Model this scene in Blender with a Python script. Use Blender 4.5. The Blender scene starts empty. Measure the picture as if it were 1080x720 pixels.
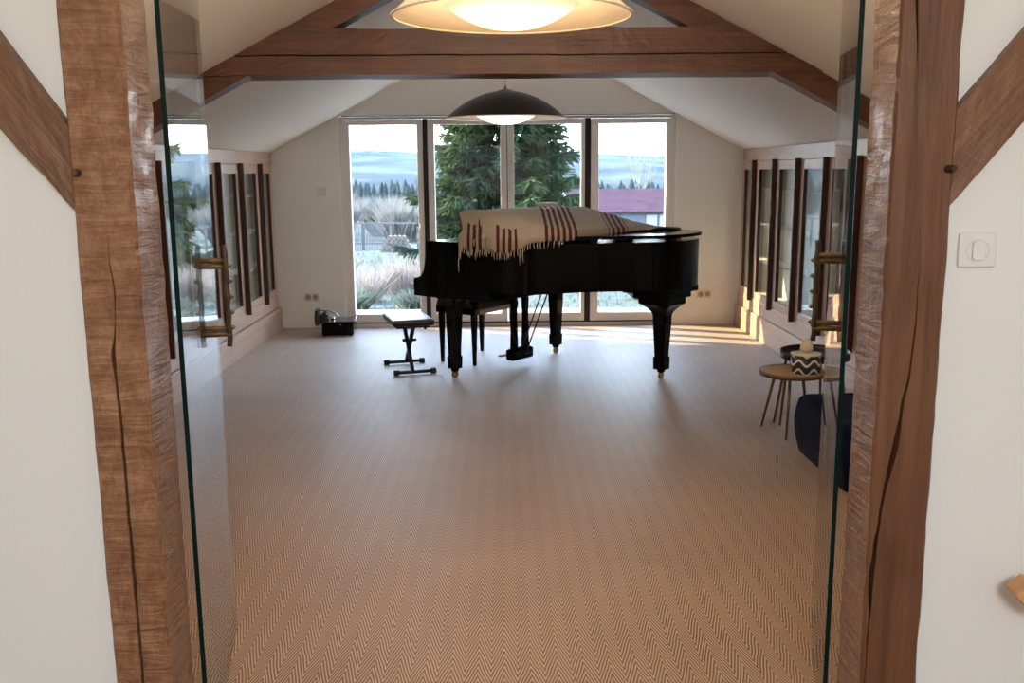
import bpy, bmesh, math, random
from mathutils import Vector, Matrix, noise
random.seed(7)
C = bpy.context.scene.collection
PI = math.pi

# ------------------------------------------------------------------ materials
def new_mat(name):
    m = bpy.data.materials.new(name); m.use_nodes = True
    nt = m.node_tree; nt.nodes.clear()
    out = nt.nodes.new('ShaderNodeOutputMaterial')
    return m, nt, out
def N(nt, kind, **kw):
    n = nt.nodes.new(kind)
    for k, v in kw.items():
        if k.startswith('i_'):
            key = k[2:]
            n.inputs[int(key) if key.isdigit() else key.replace('_', ' ')].default_value = v
        else: setattr(n, k, v)
    return n
def L(nt, a, b): nt.links.new(a, b)
def math_node(nt, op, a, b=None):
    n = nt.nodes.new('ShaderNodeMath'); n.operation = op
    for k, v in enumerate((a, b)):
        if v is None: continue
        if isinstance(v, (int, float)): n.inputs[k].default_value = v
        else: L(nt, v, n.inputs[k])
    return n.outputs[0]
def c4(c): return (c[0], c[1], c[2], 1.0)
def ramp(nt, fac, stops):
    r = nt.nodes.new('ShaderNodeValToRGB'); e = r.color_ramp.elements
    while len(e) < len(stops): e.new(0.5)
    for k, (p, c) in enumerate(stops): e[k].position = p; e[k].color = c4(c)
    L(nt, fac, r.inputs[0]); return r.outputs[0]
def bump(nt, h, strength, dist=0.01):
    b = N(nt, 'ShaderNodeBump', i_Strength=strength, i_Distance=dist); L(nt, h, b.inputs['Height']); return b.outputs[0]

def plain(name, col, rough=0.5, metal=0.0, spec=0.5, nscale=0, namt=0.0, bmp=0.0, coat=0.0):
    m, nt, out = new_mat(name)
    p = N(nt, 'ShaderNodeBsdfPrincipled', i_Roughness=rough, i_Metallic=metal)
    p.inputs['Specular IOR Level'].default_value = spec
    p.inputs['Coat Weight'].default_value = coat
    p.inputs['Base Color'].default_value = c4(col)
    if nscale:
        tc = N(nt, 'ShaderNodeTexCoord'); nz = N(nt, 'ShaderNodeTexNoise', i_Scale=nscale, i_Detail=4.0)
        L(nt, tc.outputs['Object'], nz.inputs['Vector'])
        if namt:
            d = tuple(max(0, c*(1-namt)) for c in col); u = tuple(min(1, c*(1+namt)) for c in col)
            L(nt, ramp(nt, nz.outputs[0], [(0.3, d), (0.7, u)]), p.inputs['Base Color'])
        if bmp: L(nt, bump(nt, nz.outputs[0], bmp), p.inputs['Normal'])
    L(nt, p.outputs[0], out.inputs[0]); return m

def wood(name, dark, mid, light, axis=2, scale=1.0, rough=0.45, bmp=0.3, coat=0.0, spec=0.5, hewn=0.0, stretch=0.06):
    m, nt, out = new_mat(name)
    p = N(nt, 'ShaderNodeBsdfPrincipled', i_Roughness=rough)
    p.inputs['Coat Weight'].default_value = coat; p.inputs['Coat Roughness'].default_value = 0.25
    p.inputs['Specular IOR Level'].default_value = spec
    tc = N(nt, 'ShaderNodeTexCoord'); mp = N(nt, 'ShaderNodeMapping')
    sc = [9*scale]*3; sc[axis] = 9*scale*stretch; mp.inputs['Scale'].default_value = sc
    L(nt, tc.outputs['Object'], mp.inputs['Vector'])
    n1 = N(nt, 'ShaderNodeTexNoise', i_Scale=3.0, i_Detail=8.0, i_Roughness=0.65, i_Distortion=0.6); L(nt, mp.outputs[0], n1.inputs['Vector'])
    n2 = N(nt, 'ShaderNodeTexNoise', i_Scale=14.0, i_Detail=5.0, i_Roughness=0.7); L(nt, mp.outputs[0], n2.inputs['Vector'])
    n3 = N(nt, 'ShaderNodeTexNoise', i_Scale=2.2, i_Detail=4.0); L(nt, tc.outputs['Object'], n3.inputs['Vector'])
    f = math_node(nt, 'ADD', math_node(nt, 'MULTIPLY', n1.outputs[0], 0.5), math_node(nt, 'MULTIPLY', n2.outputs[0], 0.25))
    f = math_node(nt, 'ADD', f, math_node(nt, 'MULTIPLY', n3.outputs[0], 0.25))
    hgt = f
    if hewn:
        mh = N(nt, 'ShaderNodeMapping'); sh = [5.0]*3; sh[axis] = 34.0; mh.inputs['Scale'].default_value = sh
        L(nt, tc.outputs['Object'], mh.inputs['Vector'])
        nh = N(nt, 'ShaderNodeTexNoise', i_Scale=1.0, i_Detail=5.0, i_Roughness=0.6, i_Distortion=1.2); L(nt, mh.outputs[0], nh.inputs['Vector'])
        f = math_node(nt, 'ADD', math_node(nt, 'MULTIPLY', f, 1-hewn*0.35), math_node(nt, 'MULTIPLY', nh.outputs[0], hewn*0.35))
        hgt = math_node(nt, 'ADD', f, math_node(nt, 'MULTIPLY', nh.outputs[0], hewn))
    L(nt, ramp(nt, f, [(0.34, dark), (0.5, mid), (0.66, light)]), p.inputs['Base Color'])
    L(nt, bump(nt, hgt, bmp, 0.02), p.inputs['Normal'])
    L(nt, p.outputs[0], out.inputs[0]); return m

def glass(name, tint=(0.97, 0.99, 0.98), rough=0.0):
    m, nt, out = new_mat(name)
    g = N(nt, 'ShaderNodeNewGeometry')
    ior = math_node(nt, 'ADD', math_node(nt, 'MULTIPLY', g.outputs['Backfacing'], 1/1.5-1.5), 1.5)
    fr = N(nt, 'ShaderNodeFresnel'); L(nt, ior, fr.inputs[0])
    t = N(nt, 'ShaderNodeBsdfTransparent'); t.inputs[0].default_value = c4(tint)
    gl = N(nt, 'ShaderNodeBsdfGlossy', i_Roughness=rough)
    mx = N(nt, 'ShaderNodeMixShader'); L(nt, fr.outputs[0], mx.inputs[0]); L(nt, t.outputs[0], mx.inputs[1]); L(nt, gl.outputs[0], mx.inputs[2])
    L(nt, mx.outputs[0], out.inputs[0]); return m

def carpet_mat():
    m, nt, out = new_mat('sisal_herringbone')
    p = N(nt, 'ShaderNodeBsdfPrincipled', i_Roughness=0.52)
    p.inputs['Specular IOR Level'].default_value = 0.7
    p.inputs['Sheen Weight'].default_value = 0.25; p.inputs['Sheen Roughness'].default_value = 0.4
    tc = N(nt, 'ShaderNodeTexCoord')
    wob = N(nt, 'ShaderNodeTexNoise', i_Scale=9.0, i_Detail=2.0); L(nt, tc.outputs['Object'], wob.inputs['Vector'])
    sep = N(nt, 'ShaderNodeSeparateXYZ'); L(nt, tc.outputs['Object'], sep.inputs[0])
    x = math_node(nt, 'ADD', sep.outputs[0], math_node(nt, 'MULTIPLY', wob.outputs[0], 0.012))
    tri = math_node(nt, 'PINGPONG', x, 0.042)
    s = math_node(nt, 'ADD', sep.outputs[1], math_node(nt, 'MULTIPLY', tri, 3.7))
    s = math_node(nt, 'MULTIPLY', s, 2*PI/0.037)
    w = math_node(nt, 'ADD', math_node(nt, 'MULTIPLY', math_node(nt, 'SINE', s), 0.5), 0.5)
    fine = N(nt, 'ShaderNodeTexNoise', i_Scale=170.0, i_Detail=3.0); L(nt, tc.outputs['Object'], fine.inputs['Vector'])
    big = N(nt, 'ShaderNodeTexNoise', i_Scale=1.3, i_Detail=5.0, i_Roughness=0.6); L(nt, tc.outputs['Object'], big.inputs['Vector'])
    v = math_node(nt, 'ADD', math_node(nt, 'MULTIPLY', w, 0.72), math_node(nt, 'MULTIPLY', fine.outputs[0], 0.30))
    v = math_node(nt, 'ADD', v, math_node(nt, 'MULTIPLY', math_node(nt, 'SUBTRACT', big.outputs[0], 0.5), 0.25))
    par = math_node(nt, 'GREATER_THAN', math_node(nt, 'SINE', math_node(nt, 'MULTIPLY', x, PI/0.042)), 0.0)
    v = math_node(nt, 'ADD', v, math_node(nt, 'MULTIPLY', math_node(nt, 'SUBTRACT', par, 0.5), 0.035))  # alternate columns toned in the colour for how light catches the weave
    L(nt, ramp(nt, v, [(0.12, (0.072, 0.033, 0.016)), (0.5, (0.25, 0.143, 0.079)), (0.9, (0.51, 0.34, 0.22))]), p.inputs['Base Color'])
    L(nt, bump(nt, w, 0.15, 0.008), p.inputs['Normal'])
    L(nt, p.outputs[0], out.inputs[0]); return m

def blanket_mat():
    m, nt, out = new_mat('striped_wool')
    p = N(nt, 'ShaderNodeBsdfPrincipled', i_Roughness=0.9); p.inputs['Specular IOR Level'].default_value = 0.1
    uv = N(nt, 'ShaderNodeUVMap'); sep = N(nt, 'ShaderNodeSeparateXYZ'); L(nt, uv.outputs[0], sep.inputs[0])
    u = sep.outputs[0]
    st = math_node(nt, 'GREATER_THAN', math_node(nt, 'SINE', math_node(nt, 'MULTIPLY', u, 2*PI/0.042)), -0.1)
    def band(a, b): return math_node(nt, 'MULTIPLY', math_node(nt, 'GREATER_THAN', u, a), math_node(nt, 'LESS_THAN', u, b))
    bands = None
    for a_, b_ in ((-0.25, -0.14), (-0.06, 0.10), (0.29, 0.53), (0.77, 0.93)):
        k_ = band(a_, b_)
        if a_ < 0.2: k_ = math_node(nt, 'MULTIPLY', k_, math_node(nt, 'GREATER_THAN', sep.outputs[1], 0.885))
        bands = k_ if bands is None else math_node(nt, 'ADD', bands, k_)
    f = math_node(nt, 'MULTIPLY', st, math_node(nt, 'MINIMUM', bands, 1.0))
    nz = N(nt, 'ShaderNodeTexNoise', i_Scale=160.0, i_Detail=2.0); tc = N(nt, 'ShaderNodeTexCoord'); L(nt, tc.outputs['Object'], nz.inputs['Vector'])
    mx = N(nt, 'ShaderNodeMix', data_type='RGBA'); L(nt, f, mx.inputs[0])
    mx.inputs[6].default_value = (0.34, 0.275, 0.205, 1); mx.inputs[7].default_value = (0.085, 0.018, 0.018, 1)
    L(nt, mx.outputs[2], p.inputs['Base Color']); L(nt, bump(nt, nz.outputs[0], 0.4, 0.003), p.inputs['Normal'])
    L(nt, p.outputs[0], out.inputs[0]); return m

def wave_mat():
    m, nt, out = new_mat('wavy_black_and_white_enamel')
    p = N(nt, 'ShaderNodeBsdfPrincipled', i_Roughness=0.35)
    tc = N(nt, 'ShaderNodeTexCoord'); sep = N(nt, 'ShaderNodeSeparateXYZ'); L(nt, tc.outputs['Object'], sep.inputs[0])
    ang = math_node(nt, 'ARCTAN2', sep.outputs[1], sep.outputs[0])
    wv = math_node(nt, 'MULTIPLY', math_node(nt, 'SINE', math_node(nt, 'MULTIPLY', ang, 6.0)), 0.016)
    zz = math_node(nt, 'ADD', sep.outputs[2], wv)
    st = math_node(nt, 'SINE', math_node(nt, 'MULTIPLY', zz, 2*PI/0.052))
    f = math_node(nt, 'GREATER_THAN', st, 0.62)
    mx = N(nt, 'ShaderNodeMix', data_type='RGBA'); L(nt, f, mx.inputs[0])
    mx.inputs[6].default_value = (0.012, 0.012, 0.014, 1); mx.inputs[7].default_value = (0.62, 0.58, 0.52, 1)
    L(nt, mx.outputs[2], p.inputs['Base Color']); L(nt, p.outputs[0], out.inputs[0]); return m

def bowl_mat(name, col, strength, rad):
    m, nt, out = new_mat(name)
    tc = N(nt, 'ShaderNodeTexCoord'); sep = N(nt, 'ShaderNodeSeparateXYZ'); L(nt, tc.outputs['Object'], sep.inputs[0])
    r2 = math_node(nt, 'ADD', math_node(nt, 'POWER', sep.outputs[0], 2.0), math_node(nt, 'POWER', sep.outputs[1], 2.0))
    k = math_node(nt, 'SUBTRACT', 1.0, math_node(nt, 'DIVIDE', r2, rad*rad*1.15))
    em = N(nt, 'ShaderNodeEmission'); em.inputs[0].default_value = c4(col)
    L(nt, math_node(nt, 'MULTIPLY', math_node(nt, 'MAXIMUM', k, 0.12), strength), em.inputs[1])
    t = N(nt, 'ShaderNodeBsdfTransparent'); t.inputs[0].default_value = (1, 1, 1, 1)
    mx = N(nt, 'ShaderNodeMixShader', i_0=0.35); L(nt, em.outputs[0], mx.inputs[1]); L(nt, t.outputs[0], mx.inputs[2])
    L(nt, mx.outputs[0], out.inputs[0]); return m

def hill_mat():
    m, nt, out = new_mat('wooded_hillside')
    p = N(nt, 'ShaderNodeBsdfPrincipled', i_Roughness=1.0); p.inputs['Specular IOR Level'].default_value = 0.0
    tc = N(nt, 'ShaderNodeTexCoord'); mp = N(nt, 'ShaderNodeMapping'); mp.inputs['Scale'].default_value = (0.012, 0.012, 0.06)
    L(nt, tc.outputs['Object'], mp.inputs['Vector'])
    n1 = N(nt, 'ShaderNodeTexNoise', i_Scale=1.6, i_Detail=8.0, i_Roughness=0.6); L(nt, mp.outputs[0], n1.inputs['Vector'])
    L(nt, ramp(nt, n1.outputs[0], [(0.35, (0.018, 0.024, 0.023)), (0.52, (0.045, 0.048, 0.042)), (0.6, (0.075, 0.082, 0.055)), (0.7, (0.033, 0.038, 0.033))]), p.inputs['Base Color'])
    L(nt, p.outputs[0], out.inputs[0]); return m

def meadow_mat():
    m, nt, out = new_mat('rough_winter_meadow')
    p = N(nt, 'ShaderNodeBsdfPrincipled', i_Roughness=1.0); p.inputs['Specular IOR Level'].default_value = 0.05
    tc = N(nt, 'ShaderNodeTexCoord')
    n1 = N(nt, 'ShaderNodeTexNoise', i_Scale=0.5, i_Detail=8.0, i_Roughness=0.7); L(nt, tc.outputs['Object'], n1.inputs['Vector'])
    n2 = N(nt, 'ShaderNodeTexNoise', i_Scale=5.0, i_Detail=6.0, i_Roughness=0.7); L(nt, tc.outputs['Object'], n2.inputs['Vector'])
    f = math_node(nt, 'ADD', math_node(nt, 'MULTIPLY', n1.outputs[0], 0.55), math_node(nt, 'MULTIPLY', n2.outputs[0], 0.45))
    L(nt, ramp(nt, f, [(0.32, (0.05, 0.062, 0.058)), (0.5, (0.10, 0.118, 0.10)), (0.62, (0.16, 0.165, 0.15)), (0.75, (0.20, 0.195, 0.175))]), p.inputs['Base Color'])
    L(nt, bump(nt, f, 1.0, 0.4), p.inputs['Normal'])
    L(nt, p.outputs[0], out.inputs[0]); return m

def leaf_mat(name, a, b, scale=1.5):
    m, nt, out = new_mat(name)
    p = N(nt, 'ShaderNodeBsdfPrincipled', i_Roughness=0.8); p.inputs['Specular IOR Level'].default_value = 0.15
    tc = N(nt, 'ShaderNodeTexCoord'); n1 = N(nt, 'ShaderNodeTexNoise', i_Scale=scale, i_Detail=3.0); L(nt, tc.outputs['Object'], n1.inputs['Vector'])
    col = ramp(nt, n1.outputs[0], [(0.35, a), (0.65, b)]); L(nt, col, p.inputs['Base Color'])
    tr = N(nt, 'ShaderNodeBsdfTranslucent'); L(nt, col, tr.inputs[0])
    mx = N(nt, 'ShaderNodeMixShader', i_0=0.35); L(nt, p.outputs[0], mx.inputs[1]); L(nt, tr.outputs[0], mx.inputs[2])
    L(nt, mx.outputs[0], out.inputs[0]); return m

M = {}
M['wall'] = plain('white_plaster', (0.88, 0.865, 0.84), 0.75, spec=0.25, nscale=40, bmp=0.05)
M['wall_hall'] = plain('hall_white_plaster', (0.80, 0.80, 0.765), 0.7, spec=0.25, nscale=40, bmp=0.05)
M['carpet'] = carpet_mat()
M['post_left'] = wood('hewn_oak_post', (0.11, 0.043, 0.018), (0.26, 0.115, 0.052), (0.45, 0.265, 0.15), 2, 1.0, 0.5, 0.5, hewn=0.8, stretch=0.55)
M['post_right'] = wood('planed_oak_post', (0.065, 0.023, 0.009), (0.135, 0.052, 0.021), (0.20, 0.088, 0.040), 2, 1.0, 0.5, 0.3, hewn=0.12, stretch=0.05)
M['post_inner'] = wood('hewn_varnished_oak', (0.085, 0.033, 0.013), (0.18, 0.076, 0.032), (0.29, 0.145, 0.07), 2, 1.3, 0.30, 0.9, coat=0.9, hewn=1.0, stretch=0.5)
M['brace'] = wood('old_oak_brace', (0.075, 0.030, 0.013), (0.165, 0.073, 0.033), (0.26, 0.13, 0.065), 2, 1.0, 0.45, 0.4, hewn=0.2)
M['beam'] = wood('old_dark_oak', (0.042, 0.014, 0.007), (0.105, 0.038, 0.018), (0.18, 0.076, 0.036), 0, 0.9, 0.42, 0.4, hewn=0.15)
M['board'] = wood('pale_oak_board', (0.36, 0.22, 0.15), (0.45, 0.295, 0.215), (0.53, 0.37, 0.28), 1, 0.9, 0.38, 0.05)
M['stile'] = wood('oak_stile', (0.36, 0.225, 0.16), (0.45, 0.295, 0.22), (0.53, 0.37, 0.285), 2, 0.9, 0.35, 0.05)
M['fin'] = wood('dark_stained_fin', (0.025, 0.008, 0.006), (0.048, 0.016, 0.011), (0.075, 0.027, 0.018), 2, 1.0, 0.4, 0.05)
M['carcass'] = plain('grey_cabinet_interior', (0.70, 0.70, 0.65), 0.7)
M['shelf'] = plain('white_shelf', (0.82, 0.79, 0.73), 0.5)
M['frame'] = plain('white_window_lacquer', (0.82, 0.79, 0.76), 0.4)
M['reveal'] = plain('lit_white_reveal', (0.93, 0.925, 0.92), 0.3)  # white raised to stand in for grazing daylight on the strip
M['rubber'] = plain('black_gasket', (0.01, 0.01, 0.012), 0.6)
M['pane'] = glass('window_glass', (0.96, 0.975, 0.975))
M['door_glass'] = glass('clear_door_glass', (0.975, 0.985, 0.975))
M['edge'] = plain('green_glass_edge', (0.003, 0.016, 0.013), 0.5, spec=0.06)
M['bronze'] = plain('bamboo_bronze', (0.13, 0.08, 0.03), 0.42, metal=0.5, nscale=30, namt=0.4, bmp=0.3)
M['grip'] = plain('dark_bronze_grip', (0.05, 0.035, 0.02), 0.45, metal=0.4, nscale=30, namt=0.4, bmp=0.3)
M['piano'] = plain('black_piano_lacquer', (0.0012, 0.0012, 0.0015), 0.10, spec=0.14)
M['brass'] = plain('brass', (0.42, 0.28, 0.10), 0.3, metal=1.0)
M['black'] = plain('black_metal', (0.012, 0.012, 0.013), 0.4)
M['leatherette'] = plain('black_leatherette', (0.008, 0.010, 0.011), 0.3, spec=0.6, nscale=300, bmp=0.1)
M['tuft'] = plain('black_tufted_leather', (0.006, 0.006, 0.007), 0.16, spec=0.7)
M['bench_strip'] = wood('pale_bench_strip', (0.42, 0.33, 0.22), (0.52, 0.42, 0.29), (0.6, 0.5, 0.36), 1, 1, 0.5, 0.1)
M['blanket'] = blanket_mat()
M['wool'] = plain('cream_wool', (0.46, 0.39, 0.31), 0.9, spec=0.1)
M['card'] = plain('beige_card', (0.55, 0.46, 0.36), 0.7)
M['paper'] = plain('white_paper', (0.8, 0.78, 0.74), 0.6)
M['plastic'] = plain('white_plastic', (0.78, 0.77, 0.73), 0.32)
M['socket'] = plain('ivory_socket', (0.78, 0.72, 0.67), 0.35)
M['hole'] = plain('socket_recess', (0.36, 0.29, 0.25), 0.5)
M['shade'] = plain('black_lamp_lacquer', (0.012, 0.012, 0.013), 0.35)
M['lining'] = plain('cream_lamp_lining', (0.85, 0.72, 0.55), 0.4)
M['lining_white'] = plain('white_lamp_lining', (0.86, 0.82, 0.78), 0.4)
M['bowl_warm'] = bowl_mat('lit_opal_bowl_warm', (1.0, 0.78, 0.42), 4.6, 0.20)
M['bowl_white'] = bowl_mat('lit_opal_bowl_white', (1.0, 0.90, 0.80), 3.0, 0.20)
M['cord'] = plain('white_flex', (0.7, 0.68, 0.65), 0.5)
M['tabletop'] = wood('tan_table_top', (0.30, 0.19, 0.09), (0.42, 0.28, 0.14), (0.52, 0.36, 0.2), 0, 1.2, 0.5, 0.1)
M['tablerim'] = plain('brown_table_rim', (0.12, 0.06, 0.028), 0.45)
M['leg_brass'] = plain('dark_brass_leg', (0.20, 0.12, 0.05), 0.35, metal=0.7)
M['tray'] = plain('black_tray', (0.010, 0.010, 0.011), 0.35)
M['wave'] = wave_mat()
M['candle'] = plain('cream_wax', (0.66, 0.57, 0.46), 0.6)
M['velvet'] = plain('navy_velvet', (0.003, 0.0065, 0.023), 0.8, spec=0.06, nscale=6, namt=0.5)
M['velvet'].node_tree.nodes['Principled BSDF'].inputs['Sheen Weight'].default_value = 0.03
M['silver'] = plain('silver_metal', (0.7, 0.7, 0.7), 0.2, metal=1.0)
M['smoked'] = plain('smoked_acrylic', (0.03, 0.03, 0.032), 0.05, spec=0.8)
M['rail'] = wood('orange_pine', (0.50, 0.22, 0.08), (0.62, 0.30, 0.12), (0.70, 0.38, 0.17), 0, 1.0, 0.4, 0.1)
M['terrace'] = plain('pale_terrace_stone', (0.22, 0.225, 0.23), 0.8, nscale=3, namt=0.15)
M['meadow'] = meadow_mat()
M['hill'] = hill_mat()
M['needle'] = leaf_mat('spruce_needles', (0.013, 0.028, 0.019), (0.048, 0.076, 0.024), 0.5)
M['bark'] = plain('grey_brown_bark', (0.09, 0.07, 0.055), 0.9, nscale=8, namt=0.4)
M['pale_twig'] = leaf_mat('pale_winter_twigs', (0.13, 0.13, 0.12), (0.24, 0.23, 0.205), 0.8)
M['paletree'] = plain('pale_bark', (0.20, 0.20, 0.195), 0.9)
M['straw'] = leaf_mat('dry_reddish_grass', (0.22, 0.175, 0.15), (0.32, 0.275, 0.235), 2.0)
M['greenshrub'] = leaf_mat('green_shrub_leaves', (0.075, 0.095, 0.075), (0.15, 0.175, 0.135), 2.0)
M['conifer'] = leaf_mat('plantation_needles', (0.022, 0.038, 0.036), (0.038, 0.055, 0.050), 0.2)
M['tiles'] = plain('faded_red_roof', (0.046, 0.023, 0.031), 0.9, spec=0.1, nscale=2.0, namt=0.2)
M['shedwall'] = plain('grey_rendered_wall', (0.09, 0.10, 0.12), 0.9, nscale=1.2, namt=0.2)
M['shedwhite'] = plain('white_painted_boards', (0.28, 0.28, 0.28), 0.8)
M['fence'] = plain('weathered_fence_wood', (0.10, 0.095, 0.09), 0.9)
M['log'] = plain('stacked_logs', (0.11, 0.09, 0.07), 0.9, nscale=4, namt=0.4)

# ------------------------------------------------------------------ mesh helpers
def box(bm, x0, x1, y0, y1, z0, z1, bev=0.0):
    v = [bm.verts.new((x, y, z)) for z in (z0, z1) for x, y in ((x0, y0), (x1, y0), (x1, y1), (x0, y1))]
    fs = [bm.faces.new([v[k] for k in q]) for q in ((3, 2, 1, 0), (4, 5, 6, 7), (0, 1, 5, 4), (1, 2, 6, 5), (2, 3, 7, 6), (3, 0, 4, 7))]
    if bev:
        ed = list({e for f in fs for e in f.edges})
        bmesh.ops.bevel(bm, geom=ed, offset=bev, segments=2, affect='EDGES', profile=0.5)
    return v
def loft(bm, rings, closed=True, cap=True, smooth=False):
    vs = [[bm.verts.new(p) for p in r] for r in rings]
    n = len(rings[0])
    for a, b in zip(vs, vs[1:]):
        for i in range(n if closed else n-1):
            j = (i+1) % n
            f = bm.faces.new((a[i], a[j], b[j], b[i])); f.smooth = smooth
    if cap:
        bm.faces.new(list(reversed(vs[0]))); bm.faces.new(vs[-1])
    return vs
def prism(bm, pts, z0, z1, bev=0.0):
    """polygon (x,y) counter-clockwise extruded in z"""
    a = [bm.verts.new((p[0], p[1], z0)) for p in pts]; b = [bm.verts.new((p[0], p[1], z1)) for p in pts]
    n = len(pts)
    bot = bm.faces.new(list(reversed(a))); top = bm.faces.new(b)
    for i in range(n): bm.faces.new((a[i], a[(i+1) % n], b[(i+1) % n], b[i]))
    if bev:
        ed = list(set(bot.edges) | set(top.edges))
        bmesh.ops.bevel(bm, geom=ed, offset=bev, segments=2, affect='EDGES', profile=0.5)
def profile_prism(bm, pts, y0, y1, axis='y'):
    """polygon in (x,z) extruded along y, or in (y,z) extruded along x"""
    mk = (lambda p, t: (p[0], t, p[1])) if axis == 'y' else (lambda p, t: (t, p[0], p[1]))
    a = [bm.verts.new(mk(p, y0)) for p in pts]; b = [bm.verts.new(mk(p, y1)) for p in pts]
    n = len(pts)
    bm.faces.new(a); bm.faces.new(list(reversed(b)))
    for i in range(n): bm.faces.new((a[(i+1) % n], a[i], b[i], b[(i+1) % n]))
def tube(bm, pts, rad, seg=8, smooth=True):
    pts = [Vector(p) for p in pts]
    rr = rad if isinstance(rad, (list, tuple)) else [rad]*len(pts)
    rings = []; prev = None
    for i, p in enumerate(pts):
        d = (pts[min(i+1, len(pts)-1)] - pts[max(i-1, 0)]).normalized()
        up = Vector((0, 0, 1)) if abs(d.z) < 0.95 else Vector((1, 0, 0))
        if prev is not None:
            s = prev - d*prev.dot(d); s = s.normalized() if s.length > 1e-6 else d.cross(up).normalized()
        else: s = d.cross(up).normalized()
        t = d.cross(s); prev = s
        rings.append([p + (s*math.cos(2*PI*k/seg) + t*math.sin(2*PI*k/seg))*rr[i] for k in range(seg)])
    loft(bm, rings, True, True, smooth)
def lathe(bm, prof, seg=32, cx=0, cy=0, smooth=True, cap=True):
    rings = [[(cx + r*math.cos(2*PI*k/seg), cy + r*math.sin(2*PI*k/seg), z) for k in range(seg)] for r, z in prof]
    loft(bm, rings, True, cap, smooth)
def obj(name, bm, m, parent=None, loc=None, rotz=0.0, smooth=False):
    bmesh.ops.recalc_face_normals(bm, faces=bm.faces[:])
    me = bpy.data.meshes.new(name); bm.to_mesh(me); bm.free()
    me.materials.append(m)
    if smooth:
        for p in me.polygons: p.use_smooth = True
    o = bpy.data.objects.new(name, me); C.objects.link(o)
    if parent: o.parent = parent
    if loc is not None: o.location = loc
    if rotz: o.rotation_euler = (0, 0, rotz)
    return o
def BM(): return bmesh.new()
def bx(name, m, parent, *a, **k):
    b = BM(); box(b, *a, **k); return obj(name, b, m, parent)
def thing(name, label, cat, loc=(0, 0, 0), rotz=0.0, group=None):
    o = bpy.data.objects.new(name, None); C.objects.link(o); o.empty_display_size = 0.1
    o.location = loc; o.rotation_euler = (0, 0, rotz); o['label'] = label; o['category'] = cat
    if group: o['group'] = group
    return o
def tag(o, label, cat, group=None, kind=None):
    o['label'] = label; o['category'] = cat
    if group: o['group'] = group
    if kind: o['kind'] = kind
    return o
def struct(name, bm, m, parent=None, loc=None):
    o = obj(name, bm, m, parent, loc)
    if parent is None: o['kind'] = 'structure'
    return o
def copy_tree(o, parent=None):
    c = o.copy(); C.objects.link(c)
    if parent: c.parent = parent
    for ch in list(o.children): copy_tree(ch, c)
    return c
def smoothstep(a, b, x):
    t = max(0.0, min(1.0, (x-a)/(b-a))); return t*t*(3-2*t)

# ------------------------------------------------------------------ camera
def basis(pitch, yaw, roll):
    p, y, r = map(math.radians, (pitch, yaw, roll))
    F = Vector((math.sin(y)*math.cos(p), math.cos(y)*math.cos(p), -math.sin(p)))
    R0 = Vector((math.cos(y), -math.sin(y), 0)); U0 = R0.cross(F)
    return R0*math.cos(r) - U0*math.sin(r), U0*math.cos(r) + R0*math.sin(r), F
R_, U_, F_ = basis(10.2, 0.52, 0.45)
cam_data = bpy.data.cameras.new('camera'); cam = bpy.data.objects.new('camera', cam_data); C.objects.link(cam)
mw = Matrix((R_, U_, -F_)).transposed().to_4x4(); mw.translation = (0, 0, 1.55)
cam.matrix_world = mw
cam_data.sensor_width = 36.0; cam_data.lens = 1000.0/1080.0*36.0; cam_data.clip_start = 0.05; cam_data.clip_end = 3000
bpy.context.scene.camera = cam

# ------------------------------------------------------------------ room shell
XL, XR, YF = -2.25, 2.36, 9.50
XM = (XL+XR)/2; SL = 0.519; ZK = 1.75
ZR = ZK + (XR-XM)*SL
b = BM(); box(b, -4.2, 4.4, -6.5, 9.62, -0.12, 0.0); struct('floor', b, M['carpet'])
def slope(side):
    b = BM()
    if side < 0: pts = [(XL-0.55, ZK-0.55*SL), (XM, ZR), (XM, ZR+0.14), (XL-0.55, ZK-0.55*SL+0.14)]
    else: pts = [(XR+0.55, ZK-0.55*SL), (XM, ZR), (XM, ZR+0.14), (XR+0.55, ZK-0.55*SL+0.14)]
    profile_prism(b, pts, 2.26, 9.72); return b
struct('ceiling', slope(-1), M['wall']); struct('ceiling.001', slope(1), M['wall'])
# far gable wall with the opening for the four-leaf window
WX0, WX1, WZ = -1.60, 1.725, 2.09
b = BM(); T0, T1 = YF, YF+0.22
def gz(x): return ZK + (x-XL)*SL if x < XM else ZK + (XR-x)*SL
profile_prism(b, [(XL-0.5, -0.05), (WX0, -0.05), (WX0, gz(WX0)+0.05), (XL-0.5, ZK-0.5*SL+0.05)], T0, T1)
profile_prism(b, [(WX1, -0.05), (XR+0.5, -0.05), (XR+0.5, ZK-0.5*SL+0.05), (WX1, gz(WX1)+0.05)], T0, T1)
profile_prism(b, [(WX0, WZ), (WX1, WZ), (WX1, gz(WX1)+0.05), (XM, ZR+0.05), (WX0, gz(WX0)+0.05)], T0, T1)
struct('wall_far', b, M['wall'])
# knee walls: slab behind the bookcases, white plaster nearer the door
YB = 4.96
for nm, s, xw in (('wall_left', -1, XL), ('wall_right', 1, XR)):
    b = BM()
    xa, xb = sorted((xw+s*0.27, xw+s*0.40)); box(b, xa, xb, YB-0.05, 9.5, 0, 1.60)
    xa, xb = sorted((xw, xw+s*0.40)); box(b, xa, xb, 2.26, YB-0.04, 0, 1.56)
    xa, xb = sorted((xw, xw+s*0.02)); box(b, xa, xb, 2.26, YB-0.04, 1.56, 1.74)
    struct(nm, b, M['wall'])
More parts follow.
